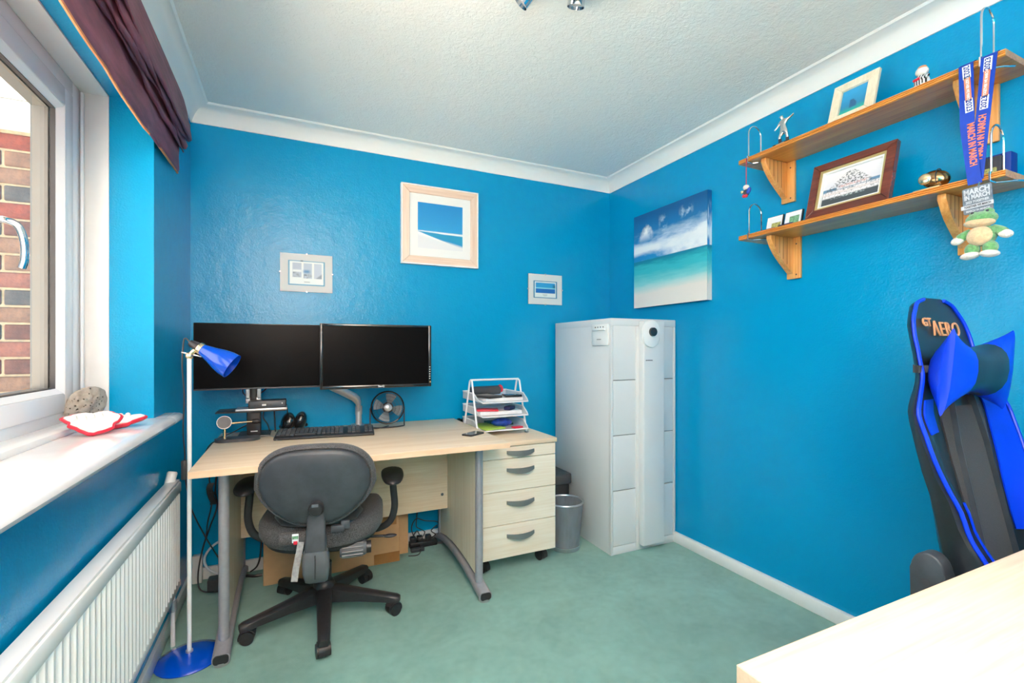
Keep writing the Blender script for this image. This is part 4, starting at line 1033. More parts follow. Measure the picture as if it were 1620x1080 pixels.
# ------------------------------------------------------------------ shelves
SX = 1.880; SY0, SY1 = .636, 1.541; ZU, ZL = 2.006, 1.654; TH = .020
def build_shelves():
    for nm, z, by, label in (('upper', ZU, (1.425, .745), 'upper pine wall shelf carrying the medal ribbon and small trophies'), ('lower', ZL, (1.398, .785), 'lower pine wall shelf carrying the dark-framed team photo')):
        s = thing('wall_shelf', label, 'shelf', (XR, (SY0 + SY1) / 2, z), group='pine shelves on the right wall')
        bm = BM(); prism(bm, [(SX + .005, z), (SX, z + .0025), (SX, z + .0065), (SX + .0045, z + .008), (SX, z + .0095), (SX, z + .0125), (SX + .0045, z + .014), (SX, z + .0155), (SX + .003, z + TH), (XR - .001, z + TH), (XR - .001, z)], 'y', SY0, SY1); obj('board', bm, M['pine'], s, smooth=8)
        for yy in by:
            b_ = BM(); box(b_, XR - .016, XR - .001, yy - .034, yy + .030, z - .186, z - .0005, .003); br = obj('bracket', b_, M['pine_z'], s)
            pts = [(XR - .016, z - .001), (SX + .030, z - .001), (SX + .030, z - .018)] + [(SX + .03 + (.140) * t, z - .018 - .142 * (t ** .72)) for t in (.15, .3, .45, .6, .75, .9, 1.0)] + [(XR - .016, z - .165)]
            b_ = BM(); prism(b_, pts, 'y', yy + .000, yy + .024, .0015, 1); wb = obj('web', b_, M['pine_z'], br)
            b_ = BM()
            for k in range(4):
                xx = SX + .058 + k * .026; t = (xx - SX - .03) / .14; zb = z - .018 - .142 * (min(1, t) ** .72) + .012
                box(b_, xx - .001, xx + .001, yy - .0008, yy + .001, zb, z - .003)
            obj('grooves', b_, mat('pine_groove', '#7a4a1e', .6), wb)
            b_ = BM(); cyl(b_, (XR - .0165, yy - .016, z - .168), (XR - .0155, yy - .016, z - .168), .0035, None, 10); cyl(b_, (XR - .0165, yy - .016, z - .03), (XR - .0155, yy - .016, z - .03), .0035, None, 10); obj('screw', b_, M['dark_ink'], br)
    # wire bookends: chrome hoop standing on the shelf, wire foot hooked under it
    for y, z, h, lab in ((1.490, ZU, .145, 'chrome wire bookend at the far end of the upper shelf'), (.690, ZU, .165, 'chrome wire bookend above the blue medal ribbon'),
                         (1.488, ZL, .140, 'chrome wire bookend at the far end of the lower shelf'), (.668, ZL, .150, 'chrome wire bookend beside the navy box on the lower shelf')):
        w = thing('wire_bookend', lab, 'bookend', (1.925, y, z), group='wire bookends on the pine shelves')
        xa, xb, zt = SX + .004, SX + .085, z + TH
        zt2 = zt + h; bm = BM(); r = (xb - xa) / 2
        arc = [(xa + r - r * math.cos(a), y, zt2 - r + r * math.sin(a)) for a in (PI * i / 12 for i in range(13))]
        tube(bm, [(xa, y, zt + .003)] + arc + [(xb, y, zt + .003)], .003, 8); obj('hoop', bm, M['chrome'], w)
        bm = BM(); tube(bm, [(xa, y, zt + .003), (SX - .0045, y, zt + .002), (SX - .0045, y, z - .004), (SX + .03, y + .0, z - .004), (SX + .06, y - .03, z - .004), (SX + .09, y - .045, z - .004)], .003, 8); obj('clip', bm, M['chrome'], w)
build_shelves()

def figure(name, verts, edges, radii, m, parent, sub=2):
    """one continuous skinned body; verts in world space"""
    w = WM[parent.name].inverted()
    me = bpy.data.meshes.new(name); me.from_pydata([w @ Vector(v) for v in verts], edges, []); me.materials.append(m)
    o = bpy.data.objects.new(name, me); link(o, parent); WM[o.name] = WM[parent.name]
    o.modifiers.new('skin', 'SKIN').use_smooth_shade = True
    for i, r in enumerate(radii): me.skin_vertices[0].data[i].radius = (r, r)
    me.skin_vertices[0].data[0].use_root = True
    sd = o.modifiers.new('sub', 'SUBSURF'); sd.levels = sub; sd.render_levels = sub
    return o

def build_shelf_things():
    zu, zl = ZU + TH, ZL + TH
    # silver player trophy
    t = thing('trophy_figure', 'silver player figure trophy on black plinth, upper shelf', 'trophy', (1.95, 1.365, zu))
    bm = BM(); box(bm, 1.922, 1.978, 1.328, 1.402, zu, zu + .024, .002); pl = obj('plinth', bm, M['black_gl'], t)
    bm = BM(); box(bm, 1.9208, 1.9222, 1.345, 1.385, zu + .004, zu + .020); obj('plaque', bm, M['silver'], pl)
    b = zu + .024; Y = 1.366; X = 1.95
    vs = [(X, Y, b + .064), (X, Y + .002, b + .078), (X - .001, Y + .003, b + .094), (X - .003, Y + .004, b + .106), (X - .006, Y + .008, b + .116), (X - .008, Y + .010, b + .124),
          (X, Y + .011, b + .048), (X - .008, Y + .016, b + .028), (X - .002, Y + .015, b + .004), (X - .014, Y + .016, b + .002),
          (X, Y - .010, b + .050), (X + .004, Y - .013, b + .028), (X + .004, Y - .011, b + .004), (X - .008, Y - .012, b + .002),
          (X, Y - .014, b + .101), (X, Y - .031, b + .106), (X - .003, Y - .047, b + .112),
          (X, Y + .018, b + .098), (X - .008, Y + .024, b + .080), (X - .014, Y + .036, b + .066)]
    es = [(0, 1), (1, 2), (2, 3), (3, 4), (4, 5), (0, 6), (6, 7), (7, 8), (8, 9), (0, 10), (10, 11), (11, 12), (12, 13), (2, 14), (14, 15), (15, 16), (2, 17), (17, 18), (18, 19)]
    ra = [.011, .0105, .013, .006, .009, .0085, .0085, .006, .0045, .004, .0085, .006, .0045, .004, .0065, .0045, .0035, .0065, .0045, .0038]
    figure('player', vs, es, ra, M['silver'], t)
    bm = BM()
    for yy, xx in ((Y + .0155, X - .005), (Y - .012, X + .004)): cyl(bm, (xx, yy, b + .008), (xx, yy, b + .024), .0062, .0070, 12)
    obj('sock', bm, M['dark_ink'], t)
    # small pale photo frame leaning back
    f = thing('tilted_photo_frame', 'pale wood photo frame with blue boat picture on the upper shelf', 'frame', (1.95, 1.11, zu))
    def lean_frame(root, y0, y1, h, xb, lean, w, m, zb, pm, inner=None, th=.014, gilt=None, wt=None):
        """frame in its own plane: a along -y, c up; leaning towards the wall"""
        a = math.radians(lean); base = V(xb, y1, zb); ux = V(0, -1, 0); uz = V(math.sin(a), 0, math.cos(a)); n = V(-math.cos(a), 0, math.sin(a))
        mt = Matrix(((ux.x, n.x, uz.x, base.x), (ux.y, n.y, uz.y, base.y), (ux.z, n.z, uz.z, base.z), (0, 0, 0, 1)))
        W = y1 - y0
        def pb(bm, poly, d0, d1, bev=.0015):
            prism(bm, poly, 'y', d0, d1, bev, 1)
        for poly in ([(0, 0), (w, w), (w, h - w), (0, h)], [(W, 0), (W, h), (W - w, h - w), (W - w, w)], [(0, 0), (W, 0), (W - w, w), (w, w)], [(0, h), (w, h - w), (W - w, h - w), (W, h)]):
            bm = BM(); pb(bm, poly, 0, th); bm.transform(mt); obj('frame_side', bm, m, root)
        def band(t0, t1, d0, d1, mm, nm):
            bm = BM()
            for q in ((t0, t1, t0, h - t0), (W - t1, W - t0, t0, h - t0), (t1, W - t1, t0, t1), (t1, W - t1, h - t1, h - t0)): box(bm, q[0], q[1], d0, d1, q[2], q[3])
            bm.transform(mt); obj(nm, bm, mm, root)
        t = w
        if gilt: band(w, w + gilt, .002, th * .75, M['gilt'], 'gilt_slip'); t = w + gilt
        if wt: band(t, t + wt, .002, th * .55, M['mount'], 'mount'); t += wt
        bm = BM(); box(bm, w * .5, W - w * .5, -.002, .002, w * .5, h - w * .5); bm.transform(mt); obj('backing', bm, M['dark_ink'], root)
        bm = BM(); quad(bm, *[mt @ V(*p) for p in ((t, .0035, t), (W - t, .0035, t), (W - t, .0035, h - t), (t, .0035, h - t))]); obj('print', bm, pm, root, keep=True)
        return mt
    pmC = print_mat('boat_print', '#2f9fd6', [('#1c7fae', [(0, -1, .55, .3, (3, 6), .3)]), ('#2aa89a', [(0, -1, .22, .1, (4, 12), .12)]), ('#245a86', rect(.35, .62, .22, .55, .02) + [(-1.2, -1, 1.12, .03, NZ, 0)])], .3, .2)
    lean_frame(f, 1.006, 1.168, .176, 1.936, 17, .034, M['pale_frame'], zu, pmC)
    bm = BM(); prism(bm, [(1.955, zu + .055), (2.008, zu), (2.012, zu), (1.959, zu + .057)], 'y', 1.070, 1.095); obj('strut', bm, M['cardboard'], f)
    # figurine in a striped shirt
    g = thing('striped_figurine', 'small white-headed figurine in black and white striped shirt on wooden base', 'figurine', (1.945, .872, zu))
    bm = BM(); box(bm, 1.925, 1.975, .838, .912, zu, zu + .016, .003); obj('base', bm, M['honey'], g)
    q = NT('striped_shirt'); wv = q.n('ShaderNodeTexWave', Vector=q.coords('Object'), Scale=42.0); wv.bands_direction = 'Y'
    q.set(q.b.inputs['Base Color'], q.mix(q.n('ShaderNodeMapRange', Value=wv.outputs[1], i1=.45, i2=.55).outputs[0], (.02, .02, .025, 1), (.8, .78, .8, 1))); q.b.inputs['Roughness'].default_value = .4
    b = zu + .016; X, Y = 1.948, .866
    bm = BM(); lathe(bm, [(0, b), (.016, b), (.021, b + .006), (.0215, b + .020), (.0185, b + .034), (.012, b + .040), (0, b + .041)], Matrix.Translation((X, Y, 0)), 20); obj('body', bm, q.m, g)
    bm = BM(); ell(bm, (X, Y, b + .055), (.0165, .0185, .0165)); hd = obj('head', bm, M['plaster'], g)
    bm = BM(); ell(bm, (X - .003, Y - .002, b + .067), (.011, .013, .006), u=14, v=8); obj('cap_trim', bm, M['lining'], hd)
    bm = BM(); tube(bm, [(X - .004, Y + .019, b + .034), (X - .017, Y + .014, b + .026), (X - .022, Y - .004, b + .026)], .0048, 8, k=3); obj('arm', bm, M['red'], g)
    bm = BM(); tube(bm, [(X - .004, Y - .019, b + .034), (X - .016, Y - .017, b + .026), (X - .021, Y - .004, b + .024)], .0048, 8, k=3); obj('arm', bm, q.m, g)
    bm = BM(); ell(bm, (X - .010, Y + .010, b + .004), (.012, .008, .006), u=12, v=8); obj('foot', bm, M['plaster'], g)
    bm = BM(); ell(bm, (X - .010, Y - .010, b + .004), (.012, .008, .006), u=12, v=8); obj('foot', bm, M['plaster'], g)
    # team photo in mahogany frame
    m = thing('framed_team_photo', 'mahogany-framed group photograph of people in white on the lower shelf', 'frame', (1.95, 1.09, zl))
    pmT = print_mat('team_print', '#cfd0da', [('#e2dfe2', [(0, 1, -.55, .25, (3, 3), .3)]), ('#5c7f9c', rect(-1, 2, .40, .52, .01)), ('#3e464c', [(0, -1, .40, .02, (6, 20), .03)]),
        ('#4d5257', [(0, -1, .93, .04, NZ, 0), (1.3, -1, .40, .02, (16, 16), .12), (-1.3, -1, 1.62, .02, (16, 16), .12), (0, 1, -.4, .02, NZ, 0), (0, 0, -.02, .05, (26, 22), .7)]),
        ('#e9e2e4', rect(.0, 1.0, .36, .43, .02) + [(0, 0, .03, .06, (30, 12), .5)]), ('#ece6e8', rect(.25, .80, .45, .53, .02) + [(0, 0, .03, .06, (30, 12), .5)]), ('#c2908c', rect(.28, .76, .49, .55, .02) + [(0, 0, 0.0, .05, (40, 20), .6)]),
        ('#ece8ea', rect(.0, 1.0, .24, .33, .02) + [(0, 0, .05, .06, (34, 14), .5)]), ('#f0e4e2', rect(.0, 1.0, .335, .365, .015)), ('#b9c6c8', rect(.15, .75, .19, .23, .02) + [(0, 0, 0, .04, (30, 16), .5)])], .2, .4)
    lean_frame(m, .944, 1.243, .232, 1.925, 15, .030, M['mahogany'], zl, pmT, th=.024, gilt=.008, wt=.007)
    bm = BM(); prism(bm, [(1.965, zl + .11), (2.040, zl), (2.045, zl), (1.970, zl + .112)], 'y', 1.06, 1.13); obj('strut', bm, M['dark_ink'], m)
    # open presentation case with two printed cards
    c = thing('open_medal_case', 'open black case with white lining and green printed cards on lower shelf', 'case', (1.95, 1.37, zl))
    for (y0, y1, a) in ((1.375, 1.455, 14), (1.288, 1.368, 14)):
        mt = Matrix.Translation((1.945, 0, zl)) @ Matrix.Rotation(math.radians(a), 4, 'Y')
        bm = BM(); box(bm, 0, .010, y0, y1, 0, .076, .003, 2, mt); s = obj('case_half', bm, M['black_pl'], c)
        bm = BM(); box(bm, -.0015, .002, y0 + .004, y1 - .004, .004, .072, 0, 2, mt); obj('satin_lining', bm, M['lining_w'], s)
        bm = BM(); box(bm, -.003, -.001, y0 + (.008 if y0 > 1.37 else .012), y1 - (.030 if y0 > 1.37 else .026), .018, .040 if y0 > 1.37 else .050, 0, 2, mt); obj('printed_card', bm, M['stampgold' if y0 > 1.37 else 'stampgreen'], s)
    bm = BM(); box(bm, 1.905, 1.943, 1.30, 1.365, zl, zl + .012, .003); obj('front_tray', bm, M['navy'], c)
    bm = BM(); box(bm, 1.905, 1.943, 1.378, 1.475, zl, zl + .009, .003); obj('front_tray', bm, M['navy'], c)
    # bronze ball trophy
    r = thing('ball_trophy', 'bronze oval ball trophy on pale base, lower shelf', 'trophy', (1.945, .835, zl))
    bm = BM(); box(bm, 1.918, 1.965, .805, .880, zl, zl + .014, .003); obj('base', bm, M['gold_lt'], r)
    bm = BM(); ell(bm, (1.948, .828, zl + .043), (.026, .040, .030), Matrix.Rotation(.35, 3, 'X'), 28, 16); bl = obj('ball', bm, M['gold'], r)
    bm = BM(); ell(bm, (1.926, .848, zl + .046), (.008, .020, .019), Matrix.Rotation(.35, 3, 'X'), 20, 10); obj('face_disc', bm, M['gold_lt'], bl)
    bm = BM(); tube(bm, [V(1.948 + .0265 * math.cos(t), .818, zl + .045 + .0295 * math.sin(t)) for t in (2 * PI * i / 24 for i in range(24))], .0016, 6, closed=True); obj('seam', bm, M['dark_ink'], bl)
    # navy box with gold card
    n = thing('navy_gift_box', 'navy blue box with gold-green card behind the medal ribbon', 'box', (1.985, .69, zl))
    bm = BM(); box(bm, 1.975, 2.02, .655, .735, zl, zl + .078, .003); obj('box_body', bm, M['rib_navy'], n)
    bm = BM(); box(bm, 1.955, 1.974, .672, .740, zl, zl + .068, .002); k = obj('tray', bm, M['dark_ink'], n)
    bm = BM(); box(bm, 1.952, 1.9555, .680, .736, zl + .004, zl + .034, .001); obj('gold_card', bm, M['stampgold'], k)
    # little charm hanging from the far bookend
    h = thing('hanging_charm', 'tiny helmeted figure charm on pink cord below the upper shelf', 'charm', (1.872, 1.492, 1.85))
    bm = BM(); tube(bm, [(SX - .008, 1.492, ZU + .012), (1.871, 1.493, 1.98), (1.871, 1.493, 1.900)], .0018, 6); obj('cord', bm, M['red'], h)
    bm = BM(); ell(bm, (1.871, 1.493, 1.886), (.012, .014, .012)); obj('head', bm, M['plaster'], h)
    bm = BM(); ell(bm, (1.871, 1.492, 1.862), (.011, .015, .016)); bd = obj('body', bm, M['dark_ink'], h)
    bm = BM(); ell(bm, (1.866, 1.476, 1.866), (.008, .010, .015), Matrix.Rotation(.5, 3, 'X')); obj('arm', bm, M['pouch'], bd)
    bm = BM(); ell(bm, (1.866, 1.510, 1.868), (.007, .009, .008)); obj('arm', bm, M['gold_lt'], bd)
    bm = BM(); ell(bm, (1.864, 1.488, 1.845), (.008, .007, .008)); ell(bm, (1.864, 1.500, 1.847), (.008, .007, .008)); obj('boots', bm, M['red'], bd)
build_shelf_things()

def build_medal():
    XRB = 1.868
    m = thing('medal', 'grey rectangular medal on a printed blue ribbon hung from the upper shelf', 'medal', (1.86, .69, 1.56))
    ztop = ZU + TH + .002
    strands = (((.7195, ztop, .0175), (.7165, 1.83, .0175), (.6985, 1.648, .0165), XRB), ((.6680, ztop, .0185), (.6830, 1.83, .0165), (.6950, 1.660, .0145), XRB + .004))
    dirs = []
    for a, b, c, x in strands:
        bm = BM(); pts = [(SX + .06, a[0], ztop + .001, a[2]), (SX + .004, a[0], ztop + .001, a[2]), (x, a[0], ztop - .008, a[2]), (x, b[0], b[1], b[2]), (x, c[0], c[1], c[2])]
        ring_loft(bm, [[V(px, py - w, pz), V(px, py + w, pz)] for px, py, pz, w in pts], cap=False, closed=False)
        o = obj('ribbon', bm, M['rib_blue'], m, smooth=60, keep=True); md = o.modifiers.new('t', 'SOLIDIFY'); md.thickness = .0012; md.offset = 0
        dirs.append((V(x, a[0], ztop), V(x, c[0], c[1]), o))
    # printing runs along the ribbon
    def along(i, t, off=-.0016):
        p0, p1, o = dirs[i]; p = p0.lerp(p1, t); return V(p.x + off, p.y, p.z)
    for i, flip in ((0, 1), (1, -1)):
        p0, p1, o = dirs[i]; d = (p1 - p0).normalized() * flip; up = V(-1, 0, 0).cross(d)
        def badge(t, ln, hw, mm, nm):
            c = along(i, t, -.0012); dd = (p1 - p0).normalized(); s = V(-1, 0, 0).cross(dd)
            mt_ = Matrix(((-1, s.x, dd.x, c.x), (0, s.y, dd.y, c.y), (0, s.z, dd.z, c.z), (0, 0, 0, 1)))
            bm = BM(); box(bm, 0, .0006, -hw, hw, -ln / 2, ln / 2, 0, 1, mt_); obj(nm, bm, mm, o)
        ts = (.085, .36) if i == 0 else (.085, .385)
        for t in ts:
            badge(t, .040, .0095, M['rib_white'], 'year_badge'); text('year', '2023', M['rib_navy'], o, along(i, t, -.0024), d, up, .0185, .0002, .0004)
        tb = .225 if i == 0 else .235
        badge(tb, .078, .0075, M['rib_orange'], 'slogan_badge'); text('slogan', 'TOGETHER WE MARCH', M['rib_white'], o, along(i, tb, -.0024), d, up, .0098, .0002, .0002, squash=.72)
        text('event_name', 'MARCH IN MARCH', M['rib_orange'], o, along(i, .68 if i == 0 else .66, -.0018), d, up, .0235, .0003, .0008, squash=.66)
    # medal plate, hanging a little askew
    mt = Matrix.Translation((1.858, .689, 1.598)) @ Matrix.Rotation(math.radians(-3), 4, 'X')
    bm = BM(); prism(bm, rrect(.068, .080, .005, 3), 'x', -.002, .002, .001, 1); bm.transform(mt); pl = obj('medal_plate', bm, M['pewter'], m)
    r3 = mt.to_3x3(); rt, up = r3 @ V(0, -1, 0), r3 @ V(0, 0, 1)
    P = lambda y, z: mt @ V(-.0026, y, z)
    text('lettering', 'MARCH', M['pewter_hi'], pl, P(0, .026), rt, up, .0215, .0005, .0009, squash=.80)
    text('lettering', 'IN MARCH', M['pewter_hi'], pl, P(0, .0095), rt, up, .0185, .0005, .0008, squash=.66)
    text('lettering', '2023 TOGETHER', M['pewter_hi'], pl, P(0, -.005), rt, up, .0100, .0005, .0003, squash=.72)
    bm = BM(); prism(bm, [(-.036, -.024), (.038, -.024), (.038, -.0125), (-.036, -.0125)], 'x', -.0035, -.002); bm.transform(mt); obj('arrow_band', bm, M['pewter_hi'], pl)
    text('lettering', 'TOGETHER WE MARCH', M['dark_ink'], pl, mt @ V(-.0042, 0, -.0185), rt, up, .0092, .0003, .0002, squash=.62)
    text('lettering', 'MARCH IN MARCH', M['pewter_hi'], pl, P(0, -.032), rt, up, .0085, .0005, .0002, squash=.74)
    bm = BM(); tube(bm, [(1.866, .687, 1.650), (1.861, .687, 1.644), (1.858, .688, 1.636)], .002, 6); obj('ring', bm, M['chrome'], m)
    # frog plush below
    f = thing('frog_plush', 'green and cream frog soft toy hanging below the medal', 'soft toy', (1.862, .681, 1.412))
    X, Y = 1.862, .680
    bm = BM(); ell(bm, (X, Y, 1.487), (.028, .034, .032)); obj('torso', bm, M['frog'], f, smooth=70)
    bm = BM(); ell(bm, (X - .014, Y + .001, 1.485), (.018, .030, .029)); obj('belly', bm, M['frog_cream'], f, smooth=70)
    hd = BM(); ell(hd, (X - .003, Y, 1.537), (.031, .036, .022)); ell(hd, (X - .002, Y - .016, 1.554), (.014, .012, .012)); ell(hd, (X - .002, Y + .017, 1.552), (.013, .012, .010)); h = obj('head', hd, M['frog'], f, smooth=70)
    bm = BM(); ell(bm, (X - .012, Y + .002, 1.524), (.026, .036, .014), Matrix.Rotation(.05, 3, 'X')); obj('muzzle', bm, M['frog_cream'], h, smooth=70)
    for s in (-1, 1):
        bm = BM(); ell(bm, (X - .014, Y + s * .017, 1.556), (.004, .004, .004), u=10, v=8); obj('eye', bm, M['dark_ink'], h)
        bm = BM(); tube(bm, [(X, Y + s * .024, 1.502), (X - .004, Y + s * .040, 1.494), (X - .006, Y + s * .050, 1.486)], .013, 12, k=3, scales=None); a = obj('arm', bm, M['frog'], f, smooth=70)
        bm = BM(); ell(bm, (X - .008, Y + s * .054, 1.481), (.013, .017, .012), Matrix.Rotation(-s * .3, 3, 'X')); obj('paw', bm, M['frog_white'], a, smooth=70)
        bm = BM(); ell(bm, (X - .006, Y + s * .020, 1.448), (.019, .018, .020)); l = obj('leg', bm, M['frog'], f, smooth=70)
        bm = BM(); ell(bm, (X - .016, Y + s * .022, 1.429), (.020, .023, .011), Matrix.Rotation(-s * .12, 3, 'X')); obj('foot', bm, M['frog_white'], l, smooth=70)
    bm = BM(); tube(bm, [(X, Y, 1.558), (1.858, .684, 1.566), (1.858, .687, 1.575)], .0012, 6); obj('loop', bm, M['dark_ink'], f)
build_medal()

# ------------------------------------------------------------------ second desk and gaming chair
def build_front_desk():
    x0, x1, y0, y1, z = .535, 1.935, -.36, .440, .730
    d = thing('front_desk', 'pale maple desk in the near right corner', 'desk', (1.2, .04, 0))
    bm = BM(); box(bm, x0, x1, y0, y1, z - .027, z, .002); t = obj('desk_top', bm, M['maple_x'], d)
    bm = BM(); box(bm, x0 - .0015, x0 + .001, y0, y1, z - .0265, z - .0015); box(bm, x0, x1, y1 - .001, y1 + .0015, z - .0265, z - .0015); obj('edging', bm, M['maple_edge'], t)
    for x in (x0 + .12, x1 - .12):
        bm = BM(); box(bm, x - .0125, x + .0125, y0 + .05, y1 - .05, 0, z - .028, .002); obj('end_panel', bm, M['maple_z'], d)
    bm = BM(); box(bm, x0 + .135, x1 - .135, y0 + .10, y0 + .118, .25, z - .028); obj('modesty_panel', bm, M['maple_x'], d)
build_front_desk()

def build_gaming_chair():
    cx, cy = 1.697, .585
    g = thing('gaming_chair', 'black and bright blue racing-style gaming chair behind the near desk', 'chair', (cx, cy - .28, 0))
    lean = .20
    def lerp(tab, h):
        for (a, va), (b, vb) in zip(tab, tab[1:]):
            if h <= b:
                t = (h - a) / (b - a); t = t * t * (3 - 2 * t); return va + (vb - va) * t
        return tab[-1][1]
    Wt = [(0, .240), (.12, .232), (.28, .235), (.40, .258), (.50, .262), (.62, .172), (.68, .162), (.735, .158), (.80, .118), (.83, .045)]
    WG = [(0, .120), (.10, .098), (.25, .050), (.40, .026), (.52, .014), (.60, .005), (.70, .002), (.83, .0)]
    TK = [(0, .052), (.15, .046), (.3, .038), (.5, .032), (.65, .026), (.78, .026), (.815, .020), (.83, .008)]
    z0 = .47
    def axis(h): return V(cx, cy + lean * (h - .1), z0 + h)
    def front(h, u, off=0.0):
        """u in -1..1 across the front; wings come forward at the sides"""
        w = lerp(Wt, h); k = abs(u); wing = lerp(WG, h)
        f = 0 if k < .45 else ((k - .45) / .40) ** 1.6 if k < .85 else 1 - ((k - .85) / .15) ** 2 * .30
        f = min(f, 1)
        p = axis(h); return V(p.x + u * w, p.y - wing * f - off, p.z)
    def backp(h, u):
        w = lerp(Wt, h); p = axis(h); return V(p.x + u * w * .93, p.y + lerp(TK, h) * (.34 + 1.4 * (1 - abs(u) ** 2.5)), p.z)
    hs = [0, .03, .07, .12, .18, .24, .30, .36, .42, .46, .49, .515, .53, .545, .56, .575, .59, .605, .62, .64, .66, .69, .72, .745, .765, .78, .79, .80, .809, .816, .822, .827]
    us = [-1 + 2 * i / 28 for i in range(29)]
    bm = BM(); ring_loft(bm, [[front(h, u) for u in us] + [backp(h, u) for u in reversed(us)] for h in hs])
    br = obj('backrest', bm, M['leather'], g, smooth=65)
    def patch(name, h0, h1, ua, ub, m, off=.003, nh=14, nu=8, taper=None):
        bm = BM(); rings = []
        for i in range(nh + 1):
            h = h0 + (h1 - h0) * i / nh; a, b = (ua, ub) if taper is None else taper(i / nh)
            rings.append([front(h, a + (b - a) * j / nu, off) for j in range(nu + 1)])
        ring_loft(bm, rings, cap=False, closed=False); o = obj(name, bm, m, br, smooth=65, keep=True); md = o.modifiers.new('t', 'SOLIDIFY'); md.thickness = .004; md.offset = 0
        return o
    # blue panels on the wings, piping along their edges
    for s in (-1, 1):
        patch('blue_panel', .46, .545, s * .60, s * .86, M['leather_blue'])
        patch('blue_panel', .02, .30, s * .70, s * .86, M['leather_blue'], taper=lambda t, s=s: (s * (.82 - .14 * math.sin(PI * min(1, t))), s * .87))
        bm = BM(); tube(bm, [front(h, s * .95, .003) for h in [.0, .05, .1, .16, .22, .28, .34, .4, .46, .51, .55, .58, .61, .64, .68, .72, .76, .79, .81, .822]], .0052, 8, k=3); obj('piping', bm, M['leather_blue'], br)
    patch('blue_panel', .18, .545, .52, .86, M['leather_blue'])
    patch('centre_panel', .02, .52, -.44, .44, M['black_fab'], .002)
    # harness openings
    for s in (-1, 1):
        c = front(.575, s * .30, .002); mm = align(c, (0, -1, .2)) 
        bm = BM(); prism(bm, rrect(.062, .040, .018, 6), 'z', 0, .004); bm.transform(mm); o = obj('harness_opening', bm, M['dark_ink'], br)
        bm = BM(); pts = [mm @ V(a, b, .004) for a, b in rrect(.066, .044, .020, 6)]; tube(bm, pts, .005, 8, closed=True); obj('opening_trim', bm, M['leather_blue'], o)
        bm = BM(); sweep(bm, [front(h, s * u, .006) for h, u in ((.555, .25), (.42, .30), (.28, .34), (.14, .36), (.03, .36))], [(-.012, -.0012), (.012, -.0012), (.012, .0012), (-.012, .0012)] if False else [(-.0012, -.011), (.0012, -.011), (.0012, .011), (-.0012, .011)]); obj('harness_strap', bm, M['char_pl'], br)
    # lettering on the head section
    n_up = V(0, lean, 1).normalized()
    text('lettering', 'GT', M['orange'], br, front(.742, -.50, .005) + V(0, 0, .012), (1, 0, 0), n_up, .034, .0016, .0006)
    text('lettering', '\u039bERO', M['orange'], br, front(.735, .16, .005), (1, 0, 0), n_up, .060, .0016, .0, squash=.90, spacing=1.14)
    # head pillow: bow-tie shape with blue ends
    hp = thing('head_pillow', 'black head pillow with blue winged ends strapped to the gaming chair', 'pillow', (cx, cy, 1.07))
    pc = front(.622, 0, 0) + V(-.045, 0, 0)
    def prow(x):
        a = abs(x) / .165; hh = .060 + .050 * a ** 2.2; dd = .052 * (1 - a ** 2.5) + .010; yc = pc.y - .050 - .030 * a ** 2; zc = pc.z + .0 + .02 * 0
        return [V(pc.x + x + .30 * hh * math.sin(t), yc + dd * math.cos(t), zc + hh * math.copysign(abs(math.sin(t)) ** .8, math.sin(t)) - lean * 0) for t in (2 * PI * j / 20 for j in range(20))]
    for nm, xs, m in (('pillow_middle', [-.085 + .17 * i / 8 for i in range(9)], 'leather'), ('pillow_end', [-.165 + .08 * i / 6 for i in range(7)], 'leather_blue'), ('pillow_end', [.085 + .08 * i / 6 for i in range(7)], 'leather_blue')):
        bm = BM(); ring_loft(bm, [prow(x) for x in xs]); obj(nm, bm, M[m], hp, smooth=60)
    bm = BM(); h = .625
    pts = [front(h, u, .004) for u in (-.6, -.8, -.95, -1.0)] + [backp(h, -1.02) + V(0, .004, 0), backp(h, -.6) + V(0, .006, 0), backp(h, .6) + V(0, .006, 0), backp(h, 1.02)] + [front(h, u, .004) for u in (1, .95, .8, .6)]
    rings = [[p + V(0, 0, .010), p - V(0, 0, .010)] for p in pts]; ring_loft(bm, rings, cap=False, closed=False); o = obj('strap', bm, M['black_fab'], hp, keep=True); md = o.modifiers.new('t', 'SOLIDIFY'); md.thickness = .003; md.offset = 0
    # side hinge covers, seat, base
    for s in (-1, 1):
        x = cx + s * .262; bm = BM()
        poly = [(.568, .40), (.655, .40)] + [(.622 + .036 * math.cos(t) - .004, .600 + .048 * math.sin(t)) for t in (PI * i / 10 for i in range(11))] + [(.580, .57)]
        prism(bm, poly, 'x', x - .022, x + .022, .010, 3); hc = obj('hinge_cover', bm, M['char_pl'], g, smooth=45)
        bm = BM(); cyl(bm, (x + s * .0225, .622, .575), (x + s * .020, .622, .575), .009, None, 14); obj('bolt_hole', bm, M['dark_ink'], hc)
    bm = BM(); rings = []
    for z, sc in ((.40, .90), (.42, .98), (.47, 1.0), (.50, .97), (.512, .85), (.505, .3)):
        rings.append([V(cx + a * sc, .345 + b * sc, z) for a, b in rrect(.50, .48, .09, 6)])
    ring_loft(bm, rings); obj('seat', bm, M['leather'], g, smooth=55)
    for s in (-1, 1):
        bm = BM(); rings = [[V(cx + s * .215 + .045 * math.cos(t), y, .50 + .038 * math.sin(t)) for t in (2 * PI * j / 14 for j in range(14))] for y in (.12, .2, .35, .5, .57)]
        ring_loft(bm, rings); obj('seat_bolster', bm, M['leather_blue'], g, smooth=55)
    bm = BM(); box(bm, cx - .10, cx + .10, .22, .46, .345, .40, .01); obj('mechanism', bm, M['black_pl'], g)
    bm = BM(); cyl(bm, (cx, .345, .12), (cx, .345, .35), .026, None, 18); obj('gas_column', bm, M['black_pl'], g)
